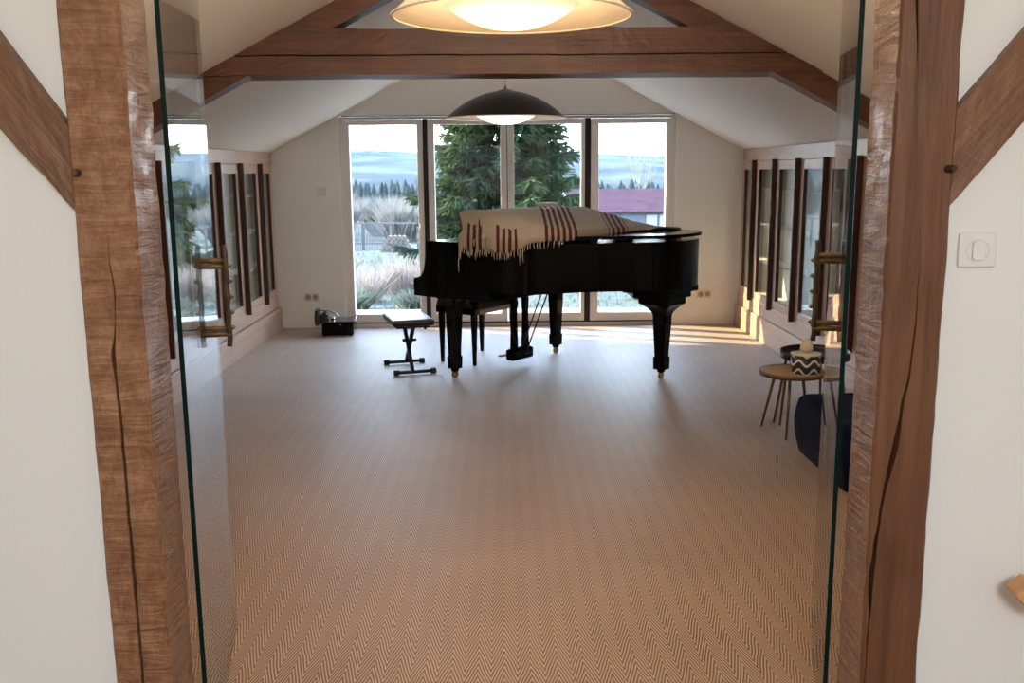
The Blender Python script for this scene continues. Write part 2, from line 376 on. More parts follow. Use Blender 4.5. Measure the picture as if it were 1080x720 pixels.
# partition wall between hall and room, left and right of the timber doorway and above it
WN = 2.136
b = BM(); box(b, -4.2, -0.942, WN, 2.26, 0, 2.96); struct('wall_near_left', b, M['wall_hall'])
b = BM(); box(b, 0.994, 4.4, WN, 2.26, 0, 2.96); struct('wall_near_right', b, M['wall_hall'])
b = BM(); box(b, -0.94, 0.992, WN, 2.26, 2.43, 2.96); struct('wall_near_top', b, M['wall_hall'])
# hall around the camera: side walls, back wall, ceiling
b = BM(); box(b, -4.3, -4.2, -6.5, 2.26, 0, 2.9); struct('wall_hall_left', b, M['wall_hall'])
b = BM(); box(b, 4.4, 4.5, -6.5, 2.26, 0, 2.9); struct('wall_hall_right', b, M['wall_hall'])
b = BM(); box(b, -4.3, 4.5, -6.6, -6.5, 0, 2.9); struct('wall_hall_back', b, M['wall_hall'])
# unseen hall ceiling; opening added behind the camera to let sky light in
b = BM(); box(b, -4.3, 4.5, -6.6, -2.6, 2.9, 3.0); box(b, -4.3, 4.5, -1.2, 2.26, 2.9, 3.0)
box(b, -4.3, -0.8, -2.6, -1.2, 2.9, 3.0); box(b, 1.0, 4.5, -2.6, -1.2, 2.9, 3.0); struct('ceiling_hall', b, M['wall_hall'])

# ------------------------------------------------------------------ timber posts of the doorway
def interp(pts, z):
    if z >= pts[0][0]: return pts[0][1]
    for (za, xa), (zb, xb) in zip(pts, pts[1:]):
        if zb <= z <= za: return xa + (xb-xa)*(za-z)/(za-zb)
    return pts[-1][1]
def timber_post(name, label, x0, x1, y0, y1, z1, crack, opening, seed, cw, mat, inner):
    b = BM(); rings = []
    cx, cy = (x0+x1)/2, (y0+y1)/2
    nz = 150
    for i in range(nz+1):
        z = z1*i/nz
        xc = interp(crack, z) + 0.0022*noise.noise((0, seed, z*24))
        o_ = interp(opening, z)
        w = max(0.0004, cw*o_*(0.6+0.8*abs(noise.noise((seed*3, 1.3, z*6))))); d = 0.09*min(1.0, o_*2)
        pr = []
        for k in range(6): pr.append((x0+0.006+(xc-w-x0-0.006)*k/5, y0))
        pr.append((xc, y0+max(d, 0.0001)))
        for k in range(6): pr.append((xc+w+(x1-0.006-xc-w)*k/5, y0))
        for k in range(6): pr.append((x1, y0+0.006+(y1-y0-0.012)*k/5))
        for k in range(5): pr.append((x1-0.006-(x1-x0-0.012)*k/4, y1))
        for k in range(6): pr.append((x0, y1-0.006-(y1-y0-0.012)*k/5))
        out = []
        for j, (x, y) in enumerate(pr):
            sidef = 1.0 if (j >= 13 and j < 19) == (inner > 0) and j >= 13 else 0.45
            a = 0.0030*noise.noise((x*9+seed, y*9, z*7)) + sidef*0.0028*noise.noise((x*16+seed, y*16, z*24))
            if 5 <= j <= 7: a = 0.0
            ex = (x-cx)/abs(x1-x0)*2; ey = (y-cy)/abs(y1-y0)*2
            out.append((x + (a if abs(ex) > abs(ey) else 0)*(1 if ex > 0 else -1), y + (a if abs(ey) >= abs(ex) else 0)*(1 if ey > 0 else -1), z))
        rings.append([(p[0]-cx, p[1]-cy, p[2]) for p in out])
    loft(b, rings)
    t = thing(name, label, 'post', (cx, cy, 0))
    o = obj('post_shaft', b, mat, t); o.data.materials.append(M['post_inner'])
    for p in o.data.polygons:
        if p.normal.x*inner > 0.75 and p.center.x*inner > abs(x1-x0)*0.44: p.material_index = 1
    return t
crackL = [(1.45, -0.869), (1.366, -0.868), (1.288, -0.862), (1.224, -0.866), (1.153, -0.877), (1.078, -0.874), (0.99, -0.872), (0.5, -0.871), (0.0, -0.87)]
openL = [(2.5, 0), (1.45, 0.0), (1.36, 0.3), (1.29, 0.5), (1.23, 0.12), (1.19, 0.4), (1.14, 1.3), (1.08, 0.75), (1.0, 1.0), (0.7, 1.0), (0.0, 0.9)]
crackR = [(2.4, 0.882), (1.9, 0.884), (1.784, 0.894), (1.35, 0.928), (1.213, 0.929), (1.12, 0.926), (1.076, 0.921), (1.016, 0.911), (0.958, 0.907), (0.897, 0.897), (0.812, 0.883), (0.743, 0.876), (0.672, 0.868), (0.594, 0.8655), (0.0, 0.864)]
openR = [(2.5, 1.0), (1.92, 1.0), (1.83, 0.7), (1.77, 0.25), (1.73, 0.0), (1.42, 0.0), (1.3, 0.2), (1.12, 0.55), (1.03, 1.0), (0.93, 1.5), (0.85, 1.3), (0.74, 1.0), (0.62, 1.3), (0.5, 0.6), (0.38, 0.3), (0.0, 0.2)]
pl = timber_post('timber_post', 'hewn oak post at the left of the doorway with a long crack', -0.937, -0.803, 2.10, 2.255, 2.42, crackL, openL, 3.1, 0.0050, M['post_left'], 1)
pr = timber_post('timber_post', 'smoother brown oak post at the right of the doorway beside the light switch', 0.852, 0.990, 2.10, 2.25, 2.42, crackR, openR, 8.4, 0.0050, M['post_right'], -1)
for t, x, z in ((pl, -0.922, 1.552), (pr, 0.976, 1.546)):
    b = BM(); tube(b, [(0, 0.02, 0), (0.002, -0.012, 0.001), (0.004, -0.026, 0.002)], [0.010, 0.0085, 0.007], 7)
    obj('peg', b, M['fin'], t, (x-t.location.x, 2.10-t.location.y, z))
def brace(label, p_up0, p_up1, p_lo0, p_lo1, y0, y1, seed):
    # quadrilateral in x,z extruded in y with a rough face
    b = BM(); rings = []
    n = 26
    A, B_, Cc, D = [Vector((p[0], 0, p[1])) for p in (p_up0, p_up1, p_lo0, p_lo1)]
    mid = (A+B_+Cc+D)/4
    for i in range(n+1):
        t = i/n; u = A.lerp(B_, t); l = Cc.lerp(D, t)
        row = []
        for yy, seq in ((y0, range(7)), (y1, range(6, -1, -1))):
            for k in seq:
                p = u.lerp(l, k/6)
                a = 0.004*noise.noise((p.x*11+seed, yy*3, p.z*11)) + 0.002*noise.noise((p.x*40+seed, yy, p.z*40))
                e = 0.004*noise.noise((p.x*14+seed, 5, p.z*14)) if k in (0, 6) else 0
                row.append((p.x-mid.x, yy-y0+(a if yy == y0 else 0), p.z-mid.z+e))
        rings.append(row)
    loft(b, rings)
    # orient the grain: rotate mesh so that local z runs along the brace
    d = (A+Cc)/2-(B_+D)/2; ang = math.atan2(d.x, d.z)
    bmesh.ops.rotate(b, verts=b.verts[:], cent=(0, 0, 0), matrix=Matrix.Rotation(-ang, 3, 'Y'))
    o = obj('timber_brace', b, M['brace'], None, (mid.x, y0, mid.z)); o.rotation_euler = (0, ang, 0)
    tag(o, label, 'brace'); return o
def ext(p, q, k): return (p[0]+(p[0]-q[0])*k, p[1]+(p[1]-q[1])*k)
u0, u1, l0, l1 = (-1.06, 1.835), (-0.932, 1.645), (-1.079, 1.645), (-0.932, 1.466)
brace('slanting oak brace running from the left post up to the left', ext(u0, u1, 3.0), u1, ext(l0, l1, 3.0), l1, 2.106, 2.134, 2.0)
u0, u1, l0, l1 = (1.119, 1.831), (0.986, 1.668), (1.135, 1.643), (0.986, 1.462)
brace('slanting oak brace running from the right post up to the right', ext(u0, u1, 3.0), u1, ext(l0, l1, 3.0), l1, 2.106, 2.134, 5.0)

# ------------------------------------------------------------------ roof truss: tie beam and rafters
def beam_mesh(xa_lo, xb_lo, xa_hi, xb_hi, y0, y1, z0, z1, seed):
    b = BM(); rings = []; n = 70
    for i in range(n+1):
        t = i/n
        xl = xa_lo+(xb_lo-xa_lo)*t; xh = xa_hi+(xb_hi-xa_hi)*t
        row = []
        zc = z0 + (z1-z0)*0.42 + 0.006*noise.noise((t*7, seed, 0))
        prof = [(y0, z0), (y0, (z0+zc)/2), (y0, zc-0.004), (y0+0.022, zc), (y0, zc+0.004), (y0, (zc+z1)/2), (y0, z1), ((y0+y1)/2, z1), (y1, z1), (y1, (z0+z1)/2), (y1, z0), ((y0+y1)/2, z0)]
        for j, (y, z) in enumerate(prof):
            f = (z-z0)/(z1-z0); x = xl+(xh-xl)*f
            a = 0.006*noise.noise((x*3+seed, y*8, z*8)) + 0.003*noise.noise((x*14+seed, y*20, z*20))
            row.append((x, y+a, z+a*0.8))
        rings.append(row)
    loft(b, rings); return b
TR = thing('roof_truss', 'dark oak roof truss with tie beam crossing the room under the sloping ceiling', 'roof truss', (0.055, 5.43, 2.066))
def truss_part(nm, bm): o = obj(nm, bm, M['beam'], TR, -TR.location); return o
tie = truss_part('tie_beam', beam_mesh(-1.64, 1.76, -1.17, 1.27, 5.30, 5.57, 2.066, 2.306, 1.0))
def rafter(label, s):
    b = BM(); rings = []; n = 40
    for i in range(n+1):
        t = i/n
        x = (XL+0.02 if s < 0 else XR-0.02) * (1-t) + XM*t
        zt = gz(x)-0.002; row = []
        for y, dz in ((5.325, -0.135), (5.325, -0.07), (5.325, 0.0), (5.46, 0.0), (5.46, -0.07), (5.46, -0.135)):
            a = 0.005*noise.noise((x*5+s*9, y*9, dz*20))
            row.append((x, y+a, zt+dz+(a if dz else 0)))
        rings.append(row)
    loft(b, rings); return truss_part('rafter', b)
rafter('dark oak rafter along the left slope of the ceiling', -1)
rafter('dark oak rafter along the right slope of the ceiling', 1)
b = BM(); tube(b, [(0.06, 5.315, 2.288), (0.06, 5.29, 2.288)], 0.010, 8); obj('peg', b, M['rubber'], tie)

# ------------------------------------------------------------------ glass doors
def glass_door(name, hx, hy, fx, fy, side):
    L_ = math.hypot(fx-hx, fy-hy); ang = math.atan2(fy-hy, fx-hx)
    t = bpy.data.objects.new(name, None); C.objects.link(t); t.location = (hx, hy, 0); t.rotation_euler = (0, 0, ang); t['kind'] = 'structure'
    b = BM(); box(b, 0.0025, L_-0.001, -0.0055, 0.0055, 0.0, 2.12); obj('glass_pane', b, M['door_glass'], t)
    b = BM(); box(b, 0.0, 0.0022, -0.0057, 0.0057, 0.0, 2.12); obj('polished_edge', b, M['edge'], t)
    h = bpy.data.objects.new('door_handle', None); C.objects.link(h); h.parent = t; h.location = (L_-0.075, 0, 0)
    for s in (-1, 1):
        b = BM(); pts = []; rad = []
        for k in range(25):
            z = 1.00+0.325*k/24
            node = math.exp(-((k % 8)-4)**2*1.2)
            pts.append((0.0015*math.sin(k*0.9), s*0.046+0.0015*math.cos(k*1.3), z)); rad.append(0.0085+0.0018*node)
        tube(b, pts, rad, 10); obj('grip', b, M['grip'], h)
    for zc in (1.05, 1.268):
        b = BM()
        for dz in (-0.0085, 0.0095):
            tube(b, [(0, -0.052, zc+dz), (0, -0.02, zc+dz), (0, -0.003, zc+dz), (0, 0.003, zc+dz), (0, 0.02, zc+dz), (0, 0.052, zc+dz)], [0.0088, 0.0082, 0.0098, 0.0098, 0.0082, 0.0088], 10)
        obj('cross_bar', b, M['bronze'], h)
    b = BM()   # small cast flowers on the room-side grip
    for k in range(5):
        z = 1.06+0.05*k; lathe(b, [(0.001, z-0.008), (0.008, z-0.003), (0.011, z), (0.007, z+0.005), (0.001, z+0.008)], 8, 0.009, side*0.056)
    obj('cast_leaves', b, M['bronze'], h)
    return t
glass_door('door_1', -0.793, 2.30, -0.940, 3.08, -1)
glass_door('door_2', 0.842, 2.30, 1.071, 3.08, 1)

# ------------------------------------------------------------------ far window
w = bpy.data.objects.new('window_1', None); C.objects.link(w); w.location = (0, YF, 0); w['kind'] = 'structure'
fy0, fy1 = 0.02, 0.10
b = BM()
box(b, -1.585, -1.545, fy0, fy1, 0.0, 2.08); box(b, 1.675, 1.71, fy0, fy1, 0.0, 2.08)
box(b, -1.545, 1.675, fy0, fy1, 2.055, 2.08); box(b, -1.545, 1.675, fy0, fy1, 0.0, 0.045); obj('window_frame', b, M['frame'], w)
b = BM(); box(b, -1.60, -1.586, -0.012, 0.12, 0.0, 2.085); box(b, 1.711, 1.725, -0.012, 0.12, 0.0, 2.085); obj('reveal_strip', b, M['reveal'], w)
leaves = [(-1.545, -0.775, -1.495, -0.833), (-0.730, 0.050, -0.664, -0.015), (0.056, 0.822, 0.120, 0.782), (0.877, 1.675, 0.957, 1.623)]
for k, (x0, x1, g0, g1) in enumerate(leaves):
    b = BM()
    box(b, x0+0.002, g0, fy0-0.012, fy1-0.01, 0.05, 2.05, 0.004); box(b, g1, x1-0.002, fy0-0.012, fy1-0.01, 0.05, 2.05, 0.004)
    box(b, g0, g1, fy0-0.012, fy1-0.01, 2.0, 2.05, 0.004); box(b, g0, g1, fy0-0.012, fy1-0.01, 0.05, 0.132, 0.004)
    s = obj('sash', b, M['frame'], w)
    bx('pane', M['pane'], s, g0, g1, 0.055, 0.063, 0.132, 2.0)
    bx('gasket', M['rubber'], s, g0, g1, 0.05, 0.0545, 0.1325, 0.136)
    if k in (0, 1, 3):
        b = BM(); hx = x1-0.035 if k != 3 else x0+0.035
        box(b, hx-0.012, hx+0.012, -0.004, fy0-0.012, 0.98, 1.05, 0.003); box(b, hx-0.008, hx+0.008, -0.03, -0.002, 1.0, 1.014, 0.002); obj('window_handle', b, M['frame'], s)
for x0, x1 in ((-0.7745, -0.7305), (0.8225, 0.8765)): bx('dark_gap_post', M['rubber'], w, x0, x1, fy0+0.004, fy1, 0.046, 2.054)
bx('threshold_strip', M['rubber'], w, -1.545, 1.675, fy0-0.006, fy0, 0.035, 0.048)
# black strip drawn in for the shadow line over the window
b = BM(); box(b, -1.56, 1.70, YF-0.004, YF+0.02, 2.082, 2.0895); struct('trim_1', b, M['rubber'])

# ------------------------------------------------------------------ built-in bookcases and their boards
FINS = [8.90-0.657*k for k in range(7)]
def side_boards(s, xw, n0):
    def bxs(nm, d0, d1, y0, y1, z0, z1, bev=0.003):
        b = BM(); xa, xb = sorted((xw+s*d0, xw+s*d1)); box(b, xa, xb, y0, y1, z0, z1, bev); struct(nm, b, M['board'])
    bxs('trim_%d' % n0, 0.0, 0.03, YB-0.02, 9.42, 1.622, 1.738)
    bxs('trim_%d' % (n0+1), -0.004, 0.03, YB-0.02, 9.43, 0.222, 0.352)
    bxs('trim_%d' % (n0+2), -0.022, 0.03, YB-0.02, 9.485, 0.0, 0.218)
side_boards(-1, XL, 2); side_boards(1, XR, 5)
ORD = ['nearest the far window', 'second from the far window', 'third from the far window', 'fourth from the far window', 'fifth from the far window', 'sixth from the far window']
def bookcase(s, xw, y0, y1, label, group, shelves, end=0, tilt=0.0):
    """front plane at local x=0, cabinet runs to +x*s ; near end y0 at local y=0"""
    t = thing('bookcase', label, 'bookcase', (xw, y0, 0.353), 0.0, group)
    W = y1-y0; H = 1.267
    def pbox(b, d0, d1, a, c, z0, z1, bev=0): xa, xb = sorted((s*d0, s*d1)); box(b, xa, xb, a, c, z0, z1, bev)
    b = BM(); pbox(b, 0.235, 0.25, 0.0, W, 0, H)
    if end: pbox(b, 0.056, 0.235, W-0.012, W, 0, H)
    pbox(b, 0.056, 0.235, 0.0, W-0.0121*end, 0, 0.012); pbox(b, 0.056, 0.235, 0.0, W-0.0121*end, H-0.012, H); obj('carcass', b, M['carcass'], t)
    st = 0.075
    d = bpy.data.objects.new('door', None); C.objects.link(d); d.parent = t
    b = BM(); pbox(b, 0, 0.034, 0.026, st, 0.0, H, 0.002); pbox(b, 0, 0.034, W-st, W-0.001, 0.0, H, 0.002)
    pbox(b, 0, 0.034, st, W-st, H-0.075, H, 0.002); pbox(b, 0, 0.034, st, W-st, 0, 0.06, 0.002); obj('door_frame', b, M['stile'], d)
    b = BM(); pbox(b, 0.004, 0.030, W-st-0.004, W-st, 0.06, H-0.075); pbox(b, 0.004, 0.030, st, st+0.004, 0.06, H-0.075); obj('dark_reveal', b, M['fin'], d)
    b = BM(); pbox(b, 0.020, 0.024, st+0.004, W-st-0.004, 0.06, H-0.075)
    if tilt: bmesh.ops.rotate(b, verts=b.verts[:], cent=(s*0.022, W/2, 0), matrix=Matrix.Rotation(s*math.radians(tilt), 3, 'Z'))
    obj('door_glass', b, M['pane'], d)
    for z in shelves:
        b = BM(); pbox(b, 0.062, 0.234, 0.001, W-0.013*end-0.001, z, z+0.018); obj('shelf', b, M['shelf'], t)
    b = BM(); pbox(b, -0.044, -0.0005, 0.0, 0.024, -0.03, H+0.012, 0.002); obj('fin', b, M['fin'], t)
    return t
for s, xw, nm in ((-1, XL, 'left'), (1, XR, 'right')):
    sh = (0.31, 0.64, 0.98) if s < 0 else (0.33, 0.66, 1.0)
    ends = [9.42] + FINS
    for k in range(6):
        y1 = ends[k]-0.002 if k == 0 else ends[k]
        bookcase(s, xw, ends[k+1]+0.001, y1-0.001, 'glass-fronted oak bookcase in the %s wall, %s' % (nm, ORD[k]), 'glazed bookcases in the %s wall' % nm, sh, int(k == 0), 1.7 if k in (3, 4) else 0.0)

# ------------------------------------------------------------------ pendant lamps
def pendant(label, x, y, z, ztop, outer, lining, bowl, energy, down, col, up):
    t = thing('pendant_lamp', label, 'lamp', (x, y, z), 0, 'dome pendant lamps')
    R = 0.38
    prof = []
    for k in range(21):
        r = R*(1-k/20*0.93); prof.append((r, 0.166*(1-(r/R)**2.1)))
    b = BM(); lathe(b, prof, 64, cap=False); obj('shade', b, outer, t, smooth=True)
    b = BM(); lathe(b, [(r-0.004, zz-0.003 if k else 0.0005) for k, (r, zz) in enumerate(prof)], 64, cap=False); obj('shade_lining', b, lining, t, smooth=True)
    b = BM(); lathe(b, [(R+0.001, -0.003), (R+0.002, 0.002), (R-0.006, 0.002), (R-0.006, -0.003), (R+0.001, -0.003)], 64, cap=False); obj('rim', b, lining, t, smooth=True)
    rb = 0.215; pb = [(0.001, -0.040)]
    for k in range(1, 13): q = k/12; pb.append((rb*q, -0.040+0.075*q**2.2))
    b = BM(); lathe(b, pb, 48, cap=False); obj('diffuser_bowl', b, bowl, t, smooth=True)
    b = BM(); lathe(b, [(0.001, 0.163), (0.045, 0.164), (0.045, 0.172), (0.012, 0.178), (0.006, 0.20), (0.001, 0.20)], 24); obj('cap', b, M['cord'], t, smooth=True)
    b = BM(); tube(b, [(0, 0, 0.195), (0, 0, ztop-z)], 0.0022, 6); obj('flex', b, M['cord'], t)
    ld = bpy.data.lights.new('bulb', 'POINT'); ld.energy = energy; ld.color = col; ld.shadow_soft_size = 0.06
    lo = bpy.data.objects.new('bulb', ld); C.objects.link(lo); lo.parent = t; lo.location = (0, 0, 0.05)
    sd = bpy.data.lights.new('downlight', 'SPOT'); sd.energy = down; sd.color = col; sd.shadow_soft_size = 0.12; sd.spot_size = math.radians(165); sd.spot_blend = 0.8
    so_ = bpy.data.objects.new('downlight', sd); C.objects.link(so_); so_.parent = t; so_.location = (0, 0, -0.05)
    if not up: return t
    ud = bpy.data.lights.new('ceiling_fill', 'POINT'); ud.energy = up; ud.color = col; ud.shadow_soft_size = 0.05  # added fill above the opaque shade, brightens the ceiling
    uo = bpy.data.objects.new('ceiling_fill', ud); C.objects.link(uo); uo.parent = t; uo.location = (0, 0, 0.26)
    return t
pendant('lit amber dish pendant close to the camera, cut by the top edge', 0.036, 3.13, 2.03, ZR, M['lining'], M['lining'], M['bowl_warm'], 3.3, 34, (1.0, 0.77, 0.54), 25)
pendant('black dome pendant lamp hanging behind the tie beam near the piano', 0.027, 6.15, 1.878, ZR, M['shade'], M['lining_white'], M['bowl_white'], 1.5, 4, (1.0, 0.88, 0.74), 0)

# ------------------------------------------------------------------ grand piano (local x: keyboard to tail, local y: treble to bass)
pang = math.atan2(-0.652, 0.759)
P = thing('grand_piano', 'black polished grand piano standing in front of the far window', 'piano', (-0.372, 7.083, 0), pang)
def catmull(pts, n=6):
    out = []
    for i in range(len(pts)-1):
        p0 = pts[max(i-1, 0)]; p1 = pts[i]; p2 = pts[i+1]; p3 = pts[min(i+2, len(pts)-1)]
        for k in range(n):
            t = k/n
            out.append(tuple(0.5*((2*p1[d]) + (-p0[d]+p2[d])*t + (2*p0[d]-5*p1[d]+4*p2[d]-p3[d])*t*t + (-p0[d]+3*p1[d]-3*p2[d]+p3[d])*t**3) for d in (0, 1)))
    out.append(pts[-1]); return out
bent = catmull([(0.50, -0.11), (0.62, -0.095), (0.74, -0.03), (0.85, 0.12), (0.95, 0.29), (1.06, 0.43), (1.19, 0.55), (1.31, 0.68), (1.385, 0.82), (1.415, 0.96), (1.41, 1.12), (1.36, 1.26), (1.27, 1.345), (1.15, 1.37)])
RT = 1.042; LT0, LT1 = 1.068, 1.092
outline = [(-0.17, -0.11)] + bent + [(-0.17, 1.37)]
b = BM(); prism(b, outline, 0.695, RT, 0.006); obj('case_rim', b, M['piano'], P)
b = BM(); box(b, -0.30, 0.45, -0.105, 1.365, 0.625, 0.694, 0.004); obj('key_bed', b, M['piano'], P)
for y0, y1 in ((-0.11, -0.03), (1.29, 1.37)):
    b = BM(); profile_prism(b, [(-0.31, 0.622), (0.02, 0.622), (0.02, RT-0.001), (-0.174, RT-0.001), (-0.182, 0.93), (-0.19, 0.86), (-0.205, 0.81), (-0.23, 0.775), (-0.26, 0.762), (-0.295, 0.757), (-0.31, 0.745)], y0-0.0015, y1)
    obj('arm', b, M['piano'], P)
b = BM(); profile_prism(b, [(-0.295, 0.694), (-0.172, 0.694), (-0.172, 0.98), (-0.185, 0.90), (-0.20, 0.80), (-0.28, 0.765), (-0.295, 0.75)], -0.029, 1.289); obj('fallboard', b, M['piano'], P)
def off(pts, d):
    n = len(pts); o = []
    for i in range(n):
        p = Vector(pts[i]); a = Vector(pts[i-1]); c = Vector(pts[(i+1) % n])
        e1 = (p-a); e2 = (c-p)
        n1 = Vector((e1.y, -e1.x)).normalized() if e1.length > 1e-6 else Vector((0, 0)); n2 = Vector((e2.y, -e2.x)).normalized() if e2.length > 1e-6 else Vector((0, 0))
        m = (n1+n2); m = m.normalized() if m.length > 1e-6 else n1
        o.append((p.x+m.x*d, p.y+m.y*d))
    return o
lidout = off([(0.24, -0.11)] + bent + [(0.24, 1.37)], 0.018)
b = BM(); prism(b, lidout, LT0, LT1, 0.005); obj('lid', b, M['piano'], P)
b = BM(); prism(b, [(0.245, -0.10), (0.56, -0.10), (0.56, 1.37), (0.245, 1.37)], LT1+0.001, LT1+0.018, 0.004); obj('lid_flap', b, M['piano'], P)
for q in ((0.30, -0.08), (0.47, -0.08), (1.0, 0.40), (1.34, 0.95), (0.32, 1.33), (0.7, 1.33), (1.1, 1.33)):
    b = BM(); box(b, q[0]-0.02, q[0]+0.02, q[1]-0.02, q[1]+0.02, RT-0.001, LT0+0.001); obj('lid_rest', b, M['black'], P)
b = BM(); profile_prism(b, [(-0.02, RT-0.001), (0.02, RT-0.001), (0.085, 1.243), (0.065, 1.246)], 0.14, 1.14); obj('music_desk', b, M['piano'], P)
def sq(h, z, cx=0, cy=0, h2=None, c=0.18):
    h2 = h2 or h; k = min(h, h2)*c
    return [(cx-h+k, cy-h2, z), (cx+h-k, cy-h2, z), (cx+h, cy-h2+k, z), (cx+h, cy+h2-k, z), (cx+h-k, cy+h2, z), (cx-h+k, cy+h2, z), (cx-h, cy+h2-k, z), (cx-h, cy-h2+k, z)]
def leg(x, y, ztop, flare, k_=1.0):
    b = BM(); rings = []
    for k in range(9):
        q = k/8; rings.append(sq((0.050+flare*(1-q)**2.2)*k_, ztop-0.11*q, x, y))
    rings += [sq(0.049*k_, ztop-0.16, x, y), sq(0.037*k_, 0.172, x, y), sq(0.037*k_, 0.17, x, y), sq(0.045*k_, 0.164, x, y), sq(0.043*k_, 0.075, x, y), sq(0.024, 0.07, x, y), sq(0.021, 0.05, x, y)]
    loft(b, list(reversed(rings))); o = obj('leg', b, M['piano'], P)
    b = BM(); tube(b, [(x-0.011, y, 0.026), (x+0.011, y, 0.026)], 0.026, 16); box(b, x-0.017, x+0.017, y-0.009, y+0.009, 0.03, 0.052); obj('caster', b, M['brass'], o)
leg(0.0, 0.0, 0.624, 0.06); leg(0.0, 1.26, 0.624, 0.06); leg(1.249, 0.935, 0.575, 0.075, 1.1)
b = BM(); box(b, 1.02, 1.40, 0.74, 1.20, 0.655, 0.70, 0.004); box(b, 1.08, 1.385, 0.79, 1.12, 0.615, 0.656, 0.004); box(b, 1.115, 1.375, 0.81, 1.06, 0.572, 0.617, 0.004)
obj('leg_block', b, M['piano'], P)
# pedal lyre
for y in (0.56, 0.70):
    b = BM(); loft(b, [sq(0.022, 0.15, 0.12, y, 0.028), sq(0.018, 0.40, 0.12, y, 0.022), sq(0.022, 0.63, 0.12, y, 0.028)]); obj('lyre_post', b, M['piano'], P)
b = BM(); box(b, 0.075, 0.165, 0.50, 0.76, 0.062, 0.155, 0.02); obj('pedal_box', b, M['piano'], P)
for y in (0.58, 0.66): 
    b = BM(); tube(b, [(0.16, y, 0.11), (0.42, y, 0.70)], 0.006, 8); obj('brace_rod', b, M['black'], P)
for y in (0.57, 0.63, 0.69):
    b = BM(); tube(b, [(0.09, y, 0.095), (0.02, y, 0.085), (-0.03, y, 0.078), (-0.05, y, 0.076)], [0.006, 0.007, 0.011, 0.009], 8); obj('pedal', b, M['brass'], P)

# ------------------------------------------------------------------ striped blanket over the music desk and lid
def e_edge(n):
    if n <= 0.50: return -0.128
    for (a, c) in zip(bent, bent[1:]):
        if a[0] <= n <= c[0] and c[1] < 1.0: return a[1]-0.02+(c[1]-a[1])*(n-a[0])/max(1e-6, c[0]-a[0])
    return 0.9
def blanket():
    b = BM(); uvl = b.loops.layers.uv.new('UVMap'); NU, NV = 96, 96
    grid = []; uvs = {}
    def n_at(u, a):
        nl = -0.025+0.225*(1-smoothstep(-0.13, 0.13, a)); nr = 1.02+0.10*smoothstep(0.3, 1.37, a)
        return nl+(nr-nl)*u
    def a_near(n): return e_edge(n) if n < 0.93 else e_edge(0.93)+(1.0-e_edge(0.93))*smoothstep(0.93, 1.03, n)
    for i in range(NU+1):
        u = i/NU
        a = 1.395
        while a > a_near(n_at(u, a)): a -= 0.004
        near = a
        nn = n_at(u, near)
        hang = (0.100+0.014*math.sin(nn*23)+0.008*math.sin(nn*71)+0.07*(1-smoothstep(0.0, 0.05, u)))*(1-0.72*smoothstep(0.66, 0.84, nn))*(1-smoothstep(0.93, 1.0, nn))
        if 0.345 < nn < 0.365: hang *= 0.2
        far_hang = 0.05+0.02*math.sin(u*15)
        top_len = 1.395-near; total = far_hang+top_len+hang
        row = []
        for j in range(NV+1):
            s = total*j/NV; onl = 0.0
            if s < far_hang: a = 1.402; z = LT1+0.012-(far_hang-s)
            elif s < far_hang+top_len or hang < 1e-4:
                a = 1.395-(s-far_hang); z = LT1+0.010
                onl = smoothstep(near-0.02, max(0.10, near+0.07), a)*(1-smoothstep(1.14, 1.40, a))
            else: a = near-0.010-0.006*math.sin(nn*40); z = LT1+0.006-(s-far_hang-top_len)
            n = n_at(u, min(a, 1.395))
            z += 0.152*smoothstep(-0.03, 0.03, n)*(1-0.95*max(0.0, min(1.0, (n-0.36)/0.68)))*onl
            wr = 0.012*noise.noise((n*7, a*4, 1.7))+0.007*noise.noise((n*19, a*7, 4.2))
            if onl > 0: z += abs(wr)
            if s >= far_hang+top_len and hang > 0.01: a -= abs(noise.noise((n*14, 3.3, z*3)))*0.02
            v = b.verts.new((n, a, z)); uvs[v] = (-0.372+0.759*n+0.652*a, j/NV); row.append(v)
        grid.append(row)
    for i in range(NU):
        for j in range(NV):
            f = b.faces.new((grid[i][j], grid[i+1][j], grid[i+1][j+1], grid[i][j+1])); f.smooth = True
            for l in f.loops: l[uvl].uv = uvs[l.vert]
    hem = [v.co.copy() for v in (grid[i][NV] for i in range(NU+1))]
    bmesh.ops.recalc_face_normals(b, faces=b.faces[:])
    me = bpy.data.meshes.new('blanket'); b.to_mesh(me); b.free(); me.materials.append(M['blanket'])
    o = bpy.data.objects.new('blanket', me); C.objects.link(o); o.location = P.location; o.rotation_euler = P.rotation_euler
    md = o.modifiers.new('thick', 'SOLIDIFY'); md.thickness = 0.005; md.offset = 1.0
    tag(o, 'cream wool blanket with dark red stripes draped over the piano lid', 'blanket')
    for i in range(0, NU-10, 2):
        p = hem[i]; ln = 0.035+0.02*random.random()+(0.06 if i < 2 or 60 < i < 66 else 0)
        b = BM(); tube(b, [(p.x, p.y-0.002, p.z+0.006), (p.x+random.uniform(-.004, .004), p.y-0.006, p.z-ln*0.5), (p.x+random.uniform(-.008, .008), p.y-0.005, p.z-ln)], [0.003, 0.0034, 0.0022], 5)
        obj('tassel', b, M['wool'], o)
blanket()
t = thing('cardboard_box', 'small beige card box lying on the far side of the piano by the blanket', 'box', Vector((-0.372, 7.083, 0)) + Vector((0.759*-0.105+0.652*1.29, -0.652*-0.105+0.759*1.29, RT)), pang+0.1)
bx('box_body', M['card'], t, -0.06, 0.06, -0.06, 0.06, LT1-RT+0.045-0.045, LT1-RT+0.185, bev=0.003)
